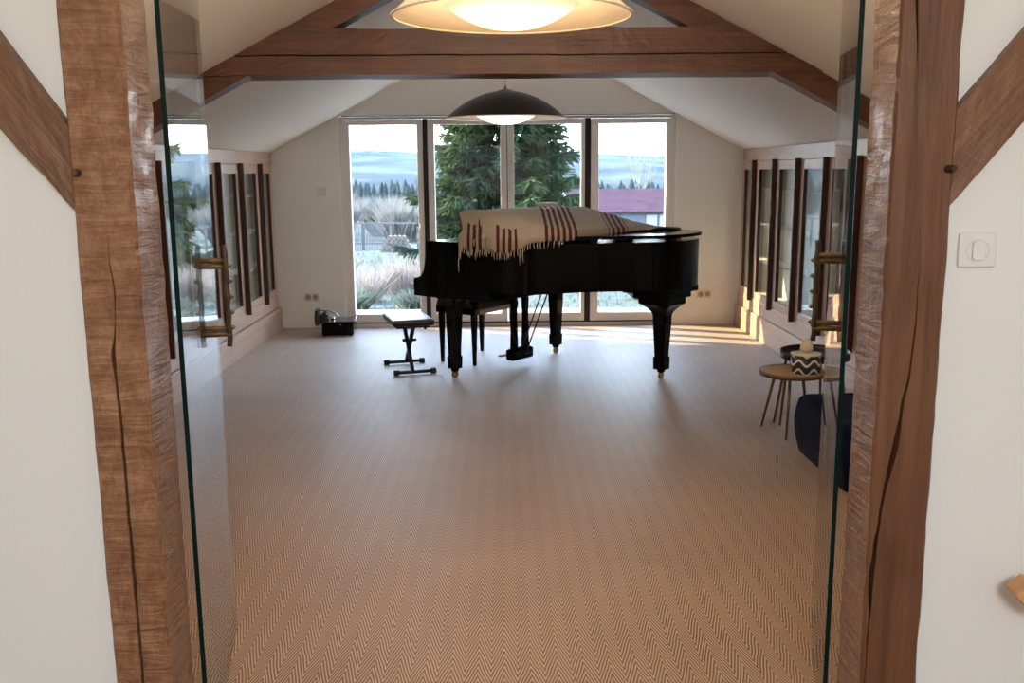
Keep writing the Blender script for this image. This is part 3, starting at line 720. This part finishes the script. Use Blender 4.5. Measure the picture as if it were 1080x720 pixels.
bx('box_flap', M['paper'], t, -0.063, 0.063, -0.063, 0.063, LT1-RT+0.185, LT1-RT+0.193, bev=0.002)

# ------------------------------------------------------------------ piano bench behind the front leg
bd = math.atan2(0.45, 0.315)
t = thing('piano_bench', 'black four-legged piano bench pushed under the keyboard behind the front leg', 'bench', (-0.505, 7.713, 0), bd)
# local x = along the bench, local y = away from the piano ; legs at (0,0) (0.55,0) and y -0.33
for x, y in ((0.0, 0.0), (0.55, 0.0), (0.0, -0.33), (0.55, -0.33)):
    b = BM(); loft(b, [sq(0.012, 0.0, x, y), sq(0.022, 0.40, x, y), sq(0.024, 0.47, x, y)]); obj('leg', b, M['piano'], t)
b = BM(); box(b, -0.035, 0.585, -0.365, 0.035, 0.415, 0.468, 0.006); obj('seat_frame', b, M['piano'], t)
bx('pale_rail', M['bench_strip'], t, 0.03, 0.52, -0.372, -0.3655, 0.418, 0.452)  # paler strip along one long side of the seat frame
b = BM(); NX, NY = 44, 30; g = []
for i in range(NX+1):
    r = []
    for j in range(NY+1):
        u, v = i/NX, j/NY
        ed = min(u, 1-u)*0.66; ev = min(v, 1-v)*0.41; e = min(1, min(ed, ev)/0.035)
        tu = abs(math.sin(u*PI*5)*math.sin(v*PI*3))
        z = 0.470+0.075*math.sqrt(max(0, 1-(1-e)**2))*(0.72+0.28*tu**0.6)
        r.append(b.verts.new((-0.04+0.63*u, -0.37+0.41*v, z)))
    g.append(r)
for i in range(NX):
    for j in range(NY): b.faces.new((g[i][j], g[i+1][j], g[i+1][j+1], g[i][j+1])).smooth = True
lo = [b.verts.new((p[0], p[1], 0.4685)) for p in ((-0.04, -0.37), (0.59, -0.37), (0.59, 0.04), (-0.04, 0.04))]
b.faces.new(lo); obj('tufted_cushion', b, M['tuft'], t)

# ------------------------------------------------------------------ folding X stool
t = thing('keyboard_stool', 'folding black stool with padded seat and crossed legs left of the piano', 'stool', (-0.752, 7.424, 0), math.radians(16.8))
b = BM(); box(b, -0.165, 0.165, -0.235, 0.235, 0.375, 0.43, 0.022)
obj('seat', b, M['leatherette'], t)
bx('seat_plate', M['black'], t, -0.13, 0.13, -0.19, 0.19, 0.358, 0.3755)
for s in (-1, 1):
    b = BM(); tube(b, [(-0.158, s*0.215, 0.020), (0.158, s*0.215, 0.020)], 0.014, 8)
    f = obj('foot_bar', b, M['black'], t)
    for e in (-1, 1):
        b = BM(); tube(b, [(e*0.125, s*0.215, 0.021), (e*0.166, s*0.215, 0.021)], 0.021, 10); obj('foot_cap', b, M['rubber'], f)
    b = BM(); xo = s*0.017
    loft(b, [[(xo-0.013, s*0.215-0.02, 0.022), (xo+0.013, s*0.215-0.02, 0.022), (xo+0.013, s*0.215+0.02, 0.022), (xo-0.013, s*0.215+0.02, 0.022)],
             [(xo-0.013, -s*0.11-0.02, 0.36), (xo+0.013, -s*0.11-0.02, 0.36), (xo+0.013, -s*0.11+0.02, 0.36), (xo-0.013, -s*0.11+0.02, 0.36)]])
    obj('leg', b, M['black'], t)
    b = BM(); tube(b, [(0.10, s*0.165, 0.36), (0.10, s*0.165, 0.342)], 0.012, 10); obj('knob', b, M['black'], t)
b = BM(); tube(b, [(-0.05, 0, 0.235), (0.06, 0, 0.235)], 0.012, 10); obj('pivot_bolt', b, M['black'], t)

# ------------------------------------------------------------------ audio box in the left corner
t = thing('audio_player', 'low black glossy box with silver fittings on the carpet by the left wall socket', 'audio player', (-1.60, 9.14, 0), math.radians(4))
bx('body', M['piano'], t, -0.15, 0.15, -0.15, 0.16, 0.008, 0.132, bev=0.004)
bx('top_plate', M['smoked'], t, -0.155, 0.165, -0.155, 0.17, 0.133, 0.142, bev=0.002)
for x in (-0.12, 0.12):
    for y in (-0.12, 0.13):
        b = BM(); lathe(b, [(0.016, 0.0), (0.018, 0.009)], 12, x, y); obj('foot', b, M['rubber'], t)
b = BM(); box(b, -0.235, -0.10, -0.02, 0.10, 0.10, 0.19, 0.006); box(b, -0.225, -0.19, -0.06, 0.12, 0.09, 0.235, 0.004); box(b, -0.15, -0.12, -0.03, 0.06, 0.14, 0.215, 0.004); obj('arm_base', b, M['black'], t)
b = BM(); tube(b, [(-0.20, 0.04, 0.225), (-0.11, 0.03, 0.225), (-0.02, 0.0, 0.20), (0.0, -0.02, 0.165)], 0.006, 8); obj('tone_arm', b, M['silver'], t)
b = BM(); lathe(b, [(0.001, 0.142), (0.022, 0.142), (0.020, 0.166), (0.001, 0.167)], 16, -0.06, 0.0); obj('knob', b, M['silver'], t)
b = BM(); tube(b, [(0.03, -0.1505, 0.11), (0.03, -0.156, 0.11)], 0.006, 8); obj('button', b, M['silver'], t)
bx('lid_edge', M['silver'], t, 0.155, 0.164, -0.155, 0.17, 0.1425, 0.147)

# ------------------------------------------------------------------ sockets, thermostat, light switch
def socket(label, x, z, group):
    t = thing('wall_socket', label, 'socket', (x, YF, z), 0, group)
    b = BM(); box(b, -0.078, 0.078, -0.010, 0.0, -0.04, 0.04, 0.003); obj('plate', b, M['socket'], t)
    for s in (-1, 1):
        b = BM()
        rings = []
        for r, y in ((0.026, -0.0102), (0.024, -0.0108), (0.0235, -0.0108), (0.001, -0.0104)):
            rings.append([(s*0.036+r*math.cos(2*PI*k/20), y, r*math.sin(2*PI*k/20)) for k in range(20)])
        loft(b, rings, cap=False); o = obj('outlet', b, M['hole'], t)
socket('ivory double socket low on the far wall left of the window', -1.925, 0.316, None)
socket('ivory double socket low on the far wall right of the window', 2.031, 0.309, None)
t = thing('thermostat', 'small square thermostat high on the far wall left of the window', 'thermostat', (-1.785, YF, 1.362))
b = BM(); box(b, -0.043, 0.043, -0.012, 0.0, -0.045, 0.045, 0.004); obj('plate', b, M['plastic'], t)
b = BM(); loft(b, [[(r*math.cos(2*PI*k/24), y, -0.004+r*math.sin(2*PI*k/24)) for k in range(24)] for r, y in ((0.024, -0.012), (0.023, -0.022), (0.017, -0.024), (0.015, -0.019))]); obj('dial', b, M['plastic'], t)
t = thing('light_switch', 'white square rocker light switch on the near wall beside the right post', 'switch', (1.070, WN, 1.366))
b = BM(); box(b, -0.043, 0.043, -0.010, 0.0, -0.039, 0.039, 0.004); obj('plate', b, M['plastic'], t)
b = BM(); loft(b, [[(r*math.cos(2*PI*k/40), y, r*math.sin(2*PI*k/40)) for k in range(40)] for r, y in ((0.0265, -0.010), (0.0262, -0.0122), (0.0245, -0.0124), (0.024, -0.0105))]); obj('ring', b, M['plastic'], t)
b = BM(); rr = []
for k in range(40):
    a = 2*PI*k/40; rr.append((max(-0.0145, min(0.0145, 0.0235*math.cos(a))), 0.0228*math.sin(a)))
loft(b, [[(x, -0.0102, z) for x, z in rr], [(x, -0.0165-0.10*(z+0.0)*0.05, z) for x, z in rr], [(x*0.9, -0.0175-0.10*z*0.05, z*0.94) for x, z in rr]]); obj('rocker', b, M['plastic'], t)
# orange wooden handrail ending at the right edge of the picture
t = thing('handrail', 'end of an orange wooden handrail at the right edge, against the near wall', 'handrail', (1.164, 2.04, 0.590))
b = BM()
pro = [(-0.03, -0.02), (0.03, -0.02), (0.03, 0.02), (-0.03, 0.02)]
loft(b, [[(0.0, -0.030, -0.003), (0.0, 0.02, -0.003), (0.0, 0.02, 0.003), (0.0, -0.030, 0.003)]] + [[(0.03+0.5*k, -0.030, -0.034-0.1*k), (0.03+0.5*k, 0.02, -0.034-0.1*k), (0.03+0.5*k, 0.02, 0.030-0.1*k), (0.03+0.5*k, -0.030, 0.030-0.1*k)] for k in range(3)])
obj('rail', b, M['rail'], t)
for k in (0.35, 0.68):
    b = BM(); tube(b, [(k, 0.0, -0.03-k*0.2), (k, 0.03, -0.06-k*0.2), (k, 0.094, -0.06-k*0.2)], 0.008, 8); obj('bracket', b, M['black'], t)

# ------------------------------------------------------------------ side tables, canister, pouf on the right
def side_table(label, x, y, r, z, m_top, m_rim, angs, feet, raised):
    t = thing('side_table', label, 'table', (x, y, 0), 0, 'round side tables')
    b = BM(); lathe(b, [(0.001, z-0.018), (r-0.006, z-0.018), (r, z-0.014), (r, z-0.001), (r-0.003, z)] + ([] if not raised else []) + [(0.001, z)], 48); obj('top', b, m_top, t)
    b = BM(); h = 0.022 if raised else 0.002
    lathe(b, [(r+0.0003, z-0.022), (r+0.005, z-0.022), (r+0.005, z+h), (r+0.0003, z+h), (r+0.0003, z-0.022)], 48, cap=False); obj('rim', b, m_rim, t)
    for (fx, fy), (tx, ty) in zip(feet, angs):
        b = BM(); tube(b, [(fx, fy, 0.0), (tx, ty, z-0.018)], [0.0065, 0.0105], 8); obj('leg', b, M['leg_brass'], t)
    return t
cx, cy = 1.685, 5.41
ft = [(1.575-cx, 5.61-cy), (1.635-cx, 5.30-cy), (1.835-cx, 5.53-cy), (1.69-cx, 5.62-cy)]
side_table('round tan side table standing in front of the black one', cx, cy, 0.182, 0.388, M['tabletop'], M['tablerim'], [(q[0]*0.55, q[1]*0.55) for q in ft], ft, False)
cx2, cy2 = 1.875, 5.585
an = [math.radians(k) for k in (-45, 60, 150)]
side_table('round black tray side table half behind the tan one', cx2, cy2, 0.198, 0.452, M['tray'], M['tray'], [(0.165*math.cos(a), 0.165*math.sin(a)) for a in an], [(0.23*math.cos(a), 0.23*math.sin(a)) for a in an], True)
t = thing('canister', 'black canister with white wavy lines standing on the tan side table', 'canister', (1.748, 5.36, 0.389))
b = BM(); lathe(b, [(0.001, 0.0), (0.082, 0.0), (0.085, 0.004), (0.085, 0.105), (0.001, 0.106)], 48); obj('body', b, M['wave'], t)
b = BM(); lathe(b, [(0.001, 0.1065), (0.087, 0.1065), (0.087, 0.112), (0.06, 0.118), (0.001, 0.119)], 48); obj('lid', b, M['candle'], t)
t2 = BM(); lathe(t2, [(0.001, 0), (0.028, 0.002), (0.036, 0.018), (0.034, 0.042), (0.024, 0.066), (0.010, 0.080), (0.001, 0.083)], 24)
o = obj('finial', t2, M['candle'], t, (0, 0, 0.119), smooth=True)
# navy velvet pouf
b = BM(); rings = []
NZ, NA = 22, 64
for i in range(NZ+1):
    q = i/NZ; z = 0.33*q
    bulge = 0.93+0.07*math.sin(PI*min(1, q*1.08))
    if q > 0.86: bulge *= math.sqrt(max(0.0, 1-((q-0.86)/0.14)**2))*0.35+0.65
    row = []
    for k in range(NA):
        a = 2*PI*k/NA; c, s = math.cos(a), math.sin(a)
        ex = 0.16
        x = 0.33*math.copysign(abs(c)**ex, c)*bulge; y = 0.43*math.copysign(abs(s)**ex, s)*bulge
        w_ = 0.018*noise.noise((x*6, y*6, z*5+3))+0.02*math.sin(a*7+z*9)*(0.4+q)*0.5
        row.append((x*(1+w_), y*(1+w_), z+0.015*noise.noise((x*5, y*5, 9))*q))
    rings.append(row)
loft(b, rings, smooth=True)
o = obj('pouf', b, M['velvet'], None, (1.955, 4.77, 0.0)); tag(o, 'dark navy velvet pouf on the carpet behind the right glass door', 'pouf')

# ------------------------------------------------------------------ outside
b = BM(); box(b, -7, 7, 9.735, 10.95, -0.22, -0.03); o = struct('trim_8', b, M['terrace'])
def ground_z(x, y):
    z = -0.12-0.055*(y-11) if y < 60 else -2.8-0.03*(y-60)
    if y > 180: z = -6.4
    return z + 0.12*noise.noise((x*0.2, y*0.2, 0))*min(1, (y-10.5)/3)
b = BM(); xs = [-60+2.0*k for k in range(61)]; ys = [10.6+0.8*k for k in range(25)] + [32+4*k for k in range(40)]
g = [[b.verts.new((x*(1+max(0, (y-30))/60), y, ground_z(x, y))) for x in xs] for y in ys]
for i in range(len(ys)-1):
    for j in range(len(xs)-1): b.faces.new((g[i][j], g[i][j+1], g[i+1][j+1], g[i+1][j])).smooth = True
o = obj('meadow', b, M['meadow']); o['kind'] = 'structure'
def hill(y0, y1, zfun, name):
    b = BM(); nx, ny = 640, 14; g = []
    for i in range(ny+1):
        q = i/ny; y = y0+(y1-y0)*q; r = []
        for j in range(nx+1):
            x = -700+1400*j/nx
            top = zfun(x); z = -7+(top+7)*smoothstep(0, 1, q)+ (1.6*noise.noise((x*0.02, y*0.02, 2))+0.9*noise.noise((x*0.09, y*0.09, 5))+1.3*abs(noise.noise((x*0.16, y*0.1, 8))))*q
            r.append(b.verts.new((x, y, z)))
        g.append(r)
    for i in range(ny):
        for j in range(nx): b.faces.new((g[i][j], g[i][j+1], g[i+1][j+1], g[i+1][j])).smooth = True
    o = obj(name, b, M['hill']); o['kind'] = 'structure'
hill(260, 880, lambda x: 15.5+3.0*math.sin(x*0.009+2.2)+1.5*noise.noise((x*0.012, 0, 0)) - 0.008*x, 'hills')
# haze lying in the valley
m, nt, out = new_mat('valley_haze'); vs = N(nt, 'ShaderNodeVolumeScatter'); vs.inputs['Color'].default_value = (0.36, 0.62, 1.0, 1); vs.inputs['Density'].default_value = 0.00024; vs.inputs['Anisotropy'].default_value = 0.0
L(nt, vs.outputs[0], out.inputs['Volume'])
b = BM(); box(b, -690, 690, 112, 900, -12, 60); o = obj('haze', b, m); o['kind'] = 'structure'

# spruce
def spray(b, p, d, ln, wd):
    d = d.normalized(); s = d.cross(Vector((random.uniform(-1, 1), random.uniform(-1, 1), random.uniform(0.2, 1)))).normalized()
    q = p + d*ln*0.45
    b.faces.new([b.verts.new(v) for v in (p, q+s*wd, p+d*ln, q-s*wd)])
def conifer_tree(label, x, y, h, r, dens=1.0):
    z0 = ground_z(x, y)
    t = thing('spruce_tree', label, 'tree', (x, y, z0))
    b = BM(); tube(b, [(0, 0, -0.1), (0.02, 0, h*0.4), (0, 0.01, h*0.8), (0, 0, h)], [0.16*h/9, 0.11*h/9, 0.04*h/9, 0.006], 8); obj('trunk', b, M['bark'], t)
    b = BM(); br = BM(); z = h*0.03
    while z < h*0.985:
        q = z/h; R = r*(1-q)**0.82*(0.9+0.2*random.random())
        nb = int(9*dens) if q < 0.8 else 6
        for k in range(nb):
            a = 2*PI*k/nb + random.uniform(-0.35, 0.35); rl = R*random.uniform(0.72, 1.12)
            dirh = Vector((math.cos(a), math.sin(a), 0)); pts = []
            ns = 7
            for i in range(ns+1):
                u = i/ns; pts.append(Vector((0, 0, z)) + dirh*rl*u + Vector((0, 0, -0.30*rl*u+0.22*rl*u*u*u)))
            tube(br, pts, [0.02*(1-0.8*i/ns) for i in range(ns+1)], 4)
            side = Vector((-dirh.y, dirh.x, 0))
            cnt = max(4, int(rl*13*dens))
            for i in range(cnt):
                u = 0.12+0.88*(i+random.random())/cnt; f = u*ns; i0 = min(ns-1, int(f)); p = pts[i0].lerp(pts[i0+1], f-i0)
                for sg in (-1, 1):
                    tl = (0.20+0.36*(1-abs(u-0.55)))*min(1, rl/1.2)
                    dd = (dirh*0.75+side*sg*random.uniform(0.5, 1.0)+Vector((0, 0, random.uniform(-0.5, 0.1))))
                    spray(b, p, dd, tl*random.uniform(0.7, 1.2), 0.045)
                    spray(b, p+dd.normalized()*tl*0.3, dd+Vector((0, 0, -0.9)), tl*0.65, 0.04)
                    spray(b, p, dirh+Vector((0, 0, random.uniform(-0.2, 0.5)))+side*random.uniform(-0.3, 0.3), tl*0.7, 0.04)
        z += 0.23*(0.8+0.4*random.random())*(1-0.35*q)/dens**0.5
    obj('branches', br, M['bark'], t); obj('foliage', b, M['needle'], t)
    return t
conifer_tree('tall green spruce behind the two middle window panes', 0.0, 25.5, 9.2, 2.55, 1.0)
def bare_tree(label, x, y, h, seed):
    random.seed(seed); z0 = ground_z(x, y)
    t = thing('bare_tree', label, 'tree', (x, y, z0)); b = BM()
    def grow(p, d, ln, r, lev):
        pts = [p]; q = p
        for k in range(4):
            d = (d + Vector((random.uniform(-.16, .16), random.uniform(-.16, .16), random.uniform(-.02, .14)))).normalized(); q = q+d*ln/4; pts.append(q)
        tube(b, pts, [r, r*.9, r*.8, r*.7, r*.55], 5)
        if lev == 0: return
        for k in range(4 if lev > 1 else 5):
            a = random.uniform(0, 2*PI); sp = random.uniform(0.35, 0.75)
            nd = (d + Vector((math.cos(a), math.sin(a), random.uniform(0, .4)))*sp).normalized()
            grow(pts[random.choice((2, 3, 4, 4))], nd, ln*random.uniform(.55, .75), r*.5, lev-1)
    grow(Vector((0, 0, -0.1)), Vector((0, 0, 1)), h*0.45, h*0.011, 4)
    obj('branches', b, M['paletree'], t); return t
bare_tree('slender bare tree rising behind the red-roofed barn', 9.9, 70, 7.6, 11)
def bush_mesh(n, h, r, m, seed, w=0.02):
    random.seed(seed); b = BM()
    for k in range(n):
        a = random.uniform(0, 2*PI); rr = r*math.sqrt(random.random())*0.55; p = Vector((rr*math.cos(a), rr*math.sin(a), 0))
        lean = Vector((math.cos(a)*rr, math.sin(a)*rr, 0))*random.uniform(0.3, 1.3); L_ = h*random.uniform(0.55, 1.0)
        q = p + lean*0.5+Vector((random.uniform(-.1, .1)*r, random.uniform(-.1, .1)*r, L_*0.6)); e = p+lean*1.2+Vector((random.uniform(-.2, .2)*r, random.uniform(-.2, .2)*r, L_))
        s = Vector((random.uniform(-1, 1), random.uniform(-1, 1), 0)).normalized()*w
        v = [b.verts.new(x) for x in (p-s, p+s, q+s*0.9, e, q-s*0.9)]; b.faces.new(v)
    me = bpy.data.meshes.new('bush'); b.to_mesh(me); b.free(); me.materials.append(m); return me
def plant(name, label, cat, me, x, y, s=1.0, rz=0.0, group=None):
    o = bpy.data.objects.new(name, me); C.objects.link(o); o.location = (x, y, ground_z(x, y)-0.03); o.scale = (s, s, s); o.rotation_euler = (0, 0, rz)
    tag(o, label, cat, group); return o
willow = bush_mesh(2000, 3.15, 2.3, M['pale_twig'], 5, 0.03)
wl = [(-11.4, 64, 0.9), (-8.3, 70, 1.0), (-6.4, 61, 0.8), (-14.6, 76, 1.15), (-3.6, 76, 0.95), (-0.6, 70, 0.9), (4.2, 76, 1.0), (8.2, 82, 1.0), (12.6, 78, 1.05), (17.0, 84, 1.1)]
wlab = ['pale leafless bush beyond the garden fence, behind the left window pane'] * 4 + ['pale leafless bush beyond the garden, hidden partly by the spruce'] * 2 + ['pale leafless bush behind the red-roofed barn'] * 4
for k, (x, y, s) in enumerate(wl): plant('winter_bush', wlab[k], 'bush', willow, x, y, s, k*1.3, ('bushes beyond the garden fence', 'bushes by the spruce', 'bushes behind the barn')[0 if k < 4 else 1 if k < 6 else 2])
reed = bush_mesh(520, 0.62, 0.55, M['straw'], 9, 0.006)
for k, (x, y, s) in enumerate(((-2.05, 13.2, 1.0), (-0.75, 13.4, 1.0), (-1.5, 14.9, 1.1), (-3.0, 15.2, 1.1))):
    plant('ornamental_grass', 'dry reddish grass clump beyond the terrace, seen through the left window pane', 'grass', reed, x, y, s, k, 'dry grass clumps by the terrace')
shrub = bush_mesh(700, 0.5, 0.55, M['greenshrub'], 12, 0.018)
for k, (x, y, s) in enumerate(((-1.95, 11.85, 0.65), (-1.05, 11.95, 0.6), (2.0, 13.0, 0.55), (-2.95, 12.0, 0.7))):
    plant('low_shrub', 'low green shrub at the %s' % ('foot of the dry grass by the terrace' if k != 2 else 'edge of the terrace under the piano tail'), 'shrub', shrub, x, y, s, k*2, 'low shrubs by the terrace' if k != 2 else None)
random.seed(21)
b = BM()
for k in range(9000):
    x = random.uniform(-9, 11); y = 11.2+random.random()**1.6*24; x *= (0.4+y/28)
    if math.hypot(x, y-25.5) < 3.1: continue
    p = Vector((x, y, ground_z(x, y)-0.01)); h = random.uniform(0.05, 0.14)*(1+0.02*(y-11)); s = Vector((random.uniform(-1, 1), random.uniform(-1, 1), 0)).normalized()*0.012*(1+(y-11)*0.05)
    e = p+Vector((random.uniform(-.08, .08), random.uniform(-.08, .08), h)); b.faces.new([b.verts.new(v) for v in (p-s, p+s, e)])
o = obj('meadow_grass', b, M['greenshrub']); tag(o, 'rough grass tufts covering the meadow outside the window', 'grass', None, 'stuff')
# plantation edge
b = BM(); random.seed(4)
for k in range(520):
    y = random.uniform(128, 172); x = random.uniform(-0.45, 0.45)*y; z0 = ground_z(0, y)-0.2; h = random.uniform(3.9, 6.1)*(y/150)
    rad = h*0.24
    for lv in range(4):
        zb = z0+h*(0.1+0.22*lv); zt = min(z0+h, zb+h*0.36); rr = rad*(1-0.21*lv)
        base = [b.verts.new((x+rr*math.cos(2*PI*i/7+lv), y+rr*math.sin(2*PI*i/7+lv), zb+random.uniform(-.1, .1))) for i in range(7)]; tip = b.verts.new((x, y, zt))
        for i in range(7): b.faces.new((base[i], base[(i+1) % 7], tip))
o = obj('conifer_plantation', b, M['conifer']); tag(o, 'dark line of conifers at the foot of the far hills', 'forest', None, 'stuff')
# barn with a faded red roof
z0 = ground_z(10, 62)-0.1
t = thing('barn', 'long low barn with a faded red roof beyond the meadow', 'barn', (4.15, 61.0, z0))
ZE, ZRG = -1.05-z0, 0.22-z0
b = BM(); box(b, 0.25, 16, 0.3, 5.6, 0, ZE); profile_prism(b, [(0.3, ZE), (5.6, ZE), (2.95, ZRG-0.1)], 0.25, 16, 'x'); obj('wall', b, M['shedwall'], t)
b = BM(); profile_prism(b, [(-0.1, ZE-0.12), (2.95, ZRG), (6.0, ZE-0.12), (6.0, ZE-0.02), (2.95, ZRG+0.1), (-0.1, ZE-0.02)], 0.0, 16.3, 'x'); r_ = obj('roof', b, M['tiles'], t)
b = BM(); profile_prism(b, [(-0.12, ZE-0.14), (2.95, ZRG-0.04), (6.02, ZE-0.14), (6.02, ZE+0.02), (2.95, ZRG+0.14), (-0.12, ZE+0.02)], -0.06, -0.002, 'x'); obj('barge_board', b, M['shedwhite'], r_)
for x0, x1 in ((5.1, 5.8), (5.95, 6.6), (1.2, 1.9)): bx('white_door', M['shedwhite'], t, x0, x1, 0.24, 0.30, 0.1, ZE-0.25)
for k, (x, y, hh) in enumerate(((6.8, 92, 6.2),)): conifer_tree('small dark conifer standing behind the barn roof', x, y, hh, 1.6, 0.5)
# garden fence
t = thing('garden_fence', 'dark post and rail fence across the meadow, behind the left window pane', 'fence', (0, 40, 0))
b = BM(); box(b, -12, -1.2, -0.03, 0.0, -0.60, -0.53); obj('rail', b, M['fence'], t)
b = BM(); box(b, -12, -1.2, -0.02, 0.0, -1.45, -1.39); obj('rail', b, M['fence'], t)
for k in range(10): 
    x = -11.6+1.15*k; zg = ground_z(x, 40)
    bx('fence_post', M['fence'], t, x-0.05, x+0.05, 0.0, 0.1, zg-0.05, -0.5)
b = BM()
for k in range(54):
    x = -8.2+0.06*k*1.0; box(b, x, x+0.035, -0.028, -0.005, ground_z(x, 40)+0.02, -0.62)
obj('slat_panel', b, M['fence'], t)
zg = ground_z(-4.0, 37)
t = thing('log_pile', 'pile of pale logs standing in front of the garden fence', 'logs', (-4.1, 37, zg))
for r in range(4):
    for k in range(7-r):
        b = BM(); tube(b, [(-0.55+0.18*k+0.09*r, -0.25, 0.09+0.155*r), (-0.55+0.18*k+0.09*r, 0.3, 0.09+0.155*r)], 0.09, 8); obj('log', b, M['log'], t)

# ------------------------------------------------------------------ light
sc = bpy.context.scene
wd = bpy.data.worlds.new('sky'); sc.world = wd; wd.use_nodes = True; nt = wd.node_tree; nt.nodes.clear()
out = nt.nodes.new('ShaderNodeOutputWorld'); bg = nt.nodes.new('ShaderNodeBackground')
tc = nt.nodes.new('ShaderNodeTexCoord'); sep = nt.nodes.new('ShaderNodeSeparateXYZ'); L(nt, tc.outputs['Generated'], sep.inputs[0])
f = math_node(nt, 'ADD', math_node(nt, 'MULTIPLY', sep.outputs[2], 0.5), 0.5)
col = ramp(nt, f, [(0.47, (0.22, 0.22, 0.20)), (0.50, (0.84, 0.93, 1.0)), (0.62, (0.62, 0.79, 1.0)), (1.0, (0.38, 0.62, 1.20))])
L(nt, col, bg.inputs[0]); bg.inputs[1].default_value = 6.6; L(nt, bg.outputs[0], out.inputs[0])
hd = bpy.data.lights.new('hall_fill', 'POINT'); hd.energy = 108; hd.color = (1.0, 0.95, 0.85); hd.shadow_soft_size = 0.25  # added point light without a lamp body, brightens the near wall
ho = bpy.data.objects.new('hall_fill', hd); C.objects.link(ho); ho.location = (0.2, -1.6, 2.45)
sun = bpy.data.lights.new('sun', 'SUN'); sun.energy = 13.0; sun.color = (1.0, 0.83, 0.48); sun.angle = math.radians(0.6)
so = bpy.data.objects.new('sun', sun); C.objects.link(so)
d = Vector((1.0, -0.43, -math.tan(math.radians(31))*math.hypot(1, 0.43)))
so.rotation_euler = d.to_track_quat('-Z', 'Y').to_euler(); so.location = (-20, 20, 15)

sc.cycles.max_bounces = 8; sc.cycles.diffuse_bounces = 5; sc.cycles.glossy_bounces = 5; sc.cycles.transparent_max_bounces = 24; sc.cycles.transmission_bounces = 6
sc.cycles.caustics_reflective = False; sc.cycles.caustics_refractive = False
sc.cycles.sample_clamp_indirect = 6.0
sc.cycles.use_denoising = True
sc.view_settings.view_transform = 'Standard'; sc.view_settings.look = 'None'; sc.view_settings.gamma = 1.0; sc.view_settings.use_curve_mapping = False
sc.view_settings.exposure = 0.9
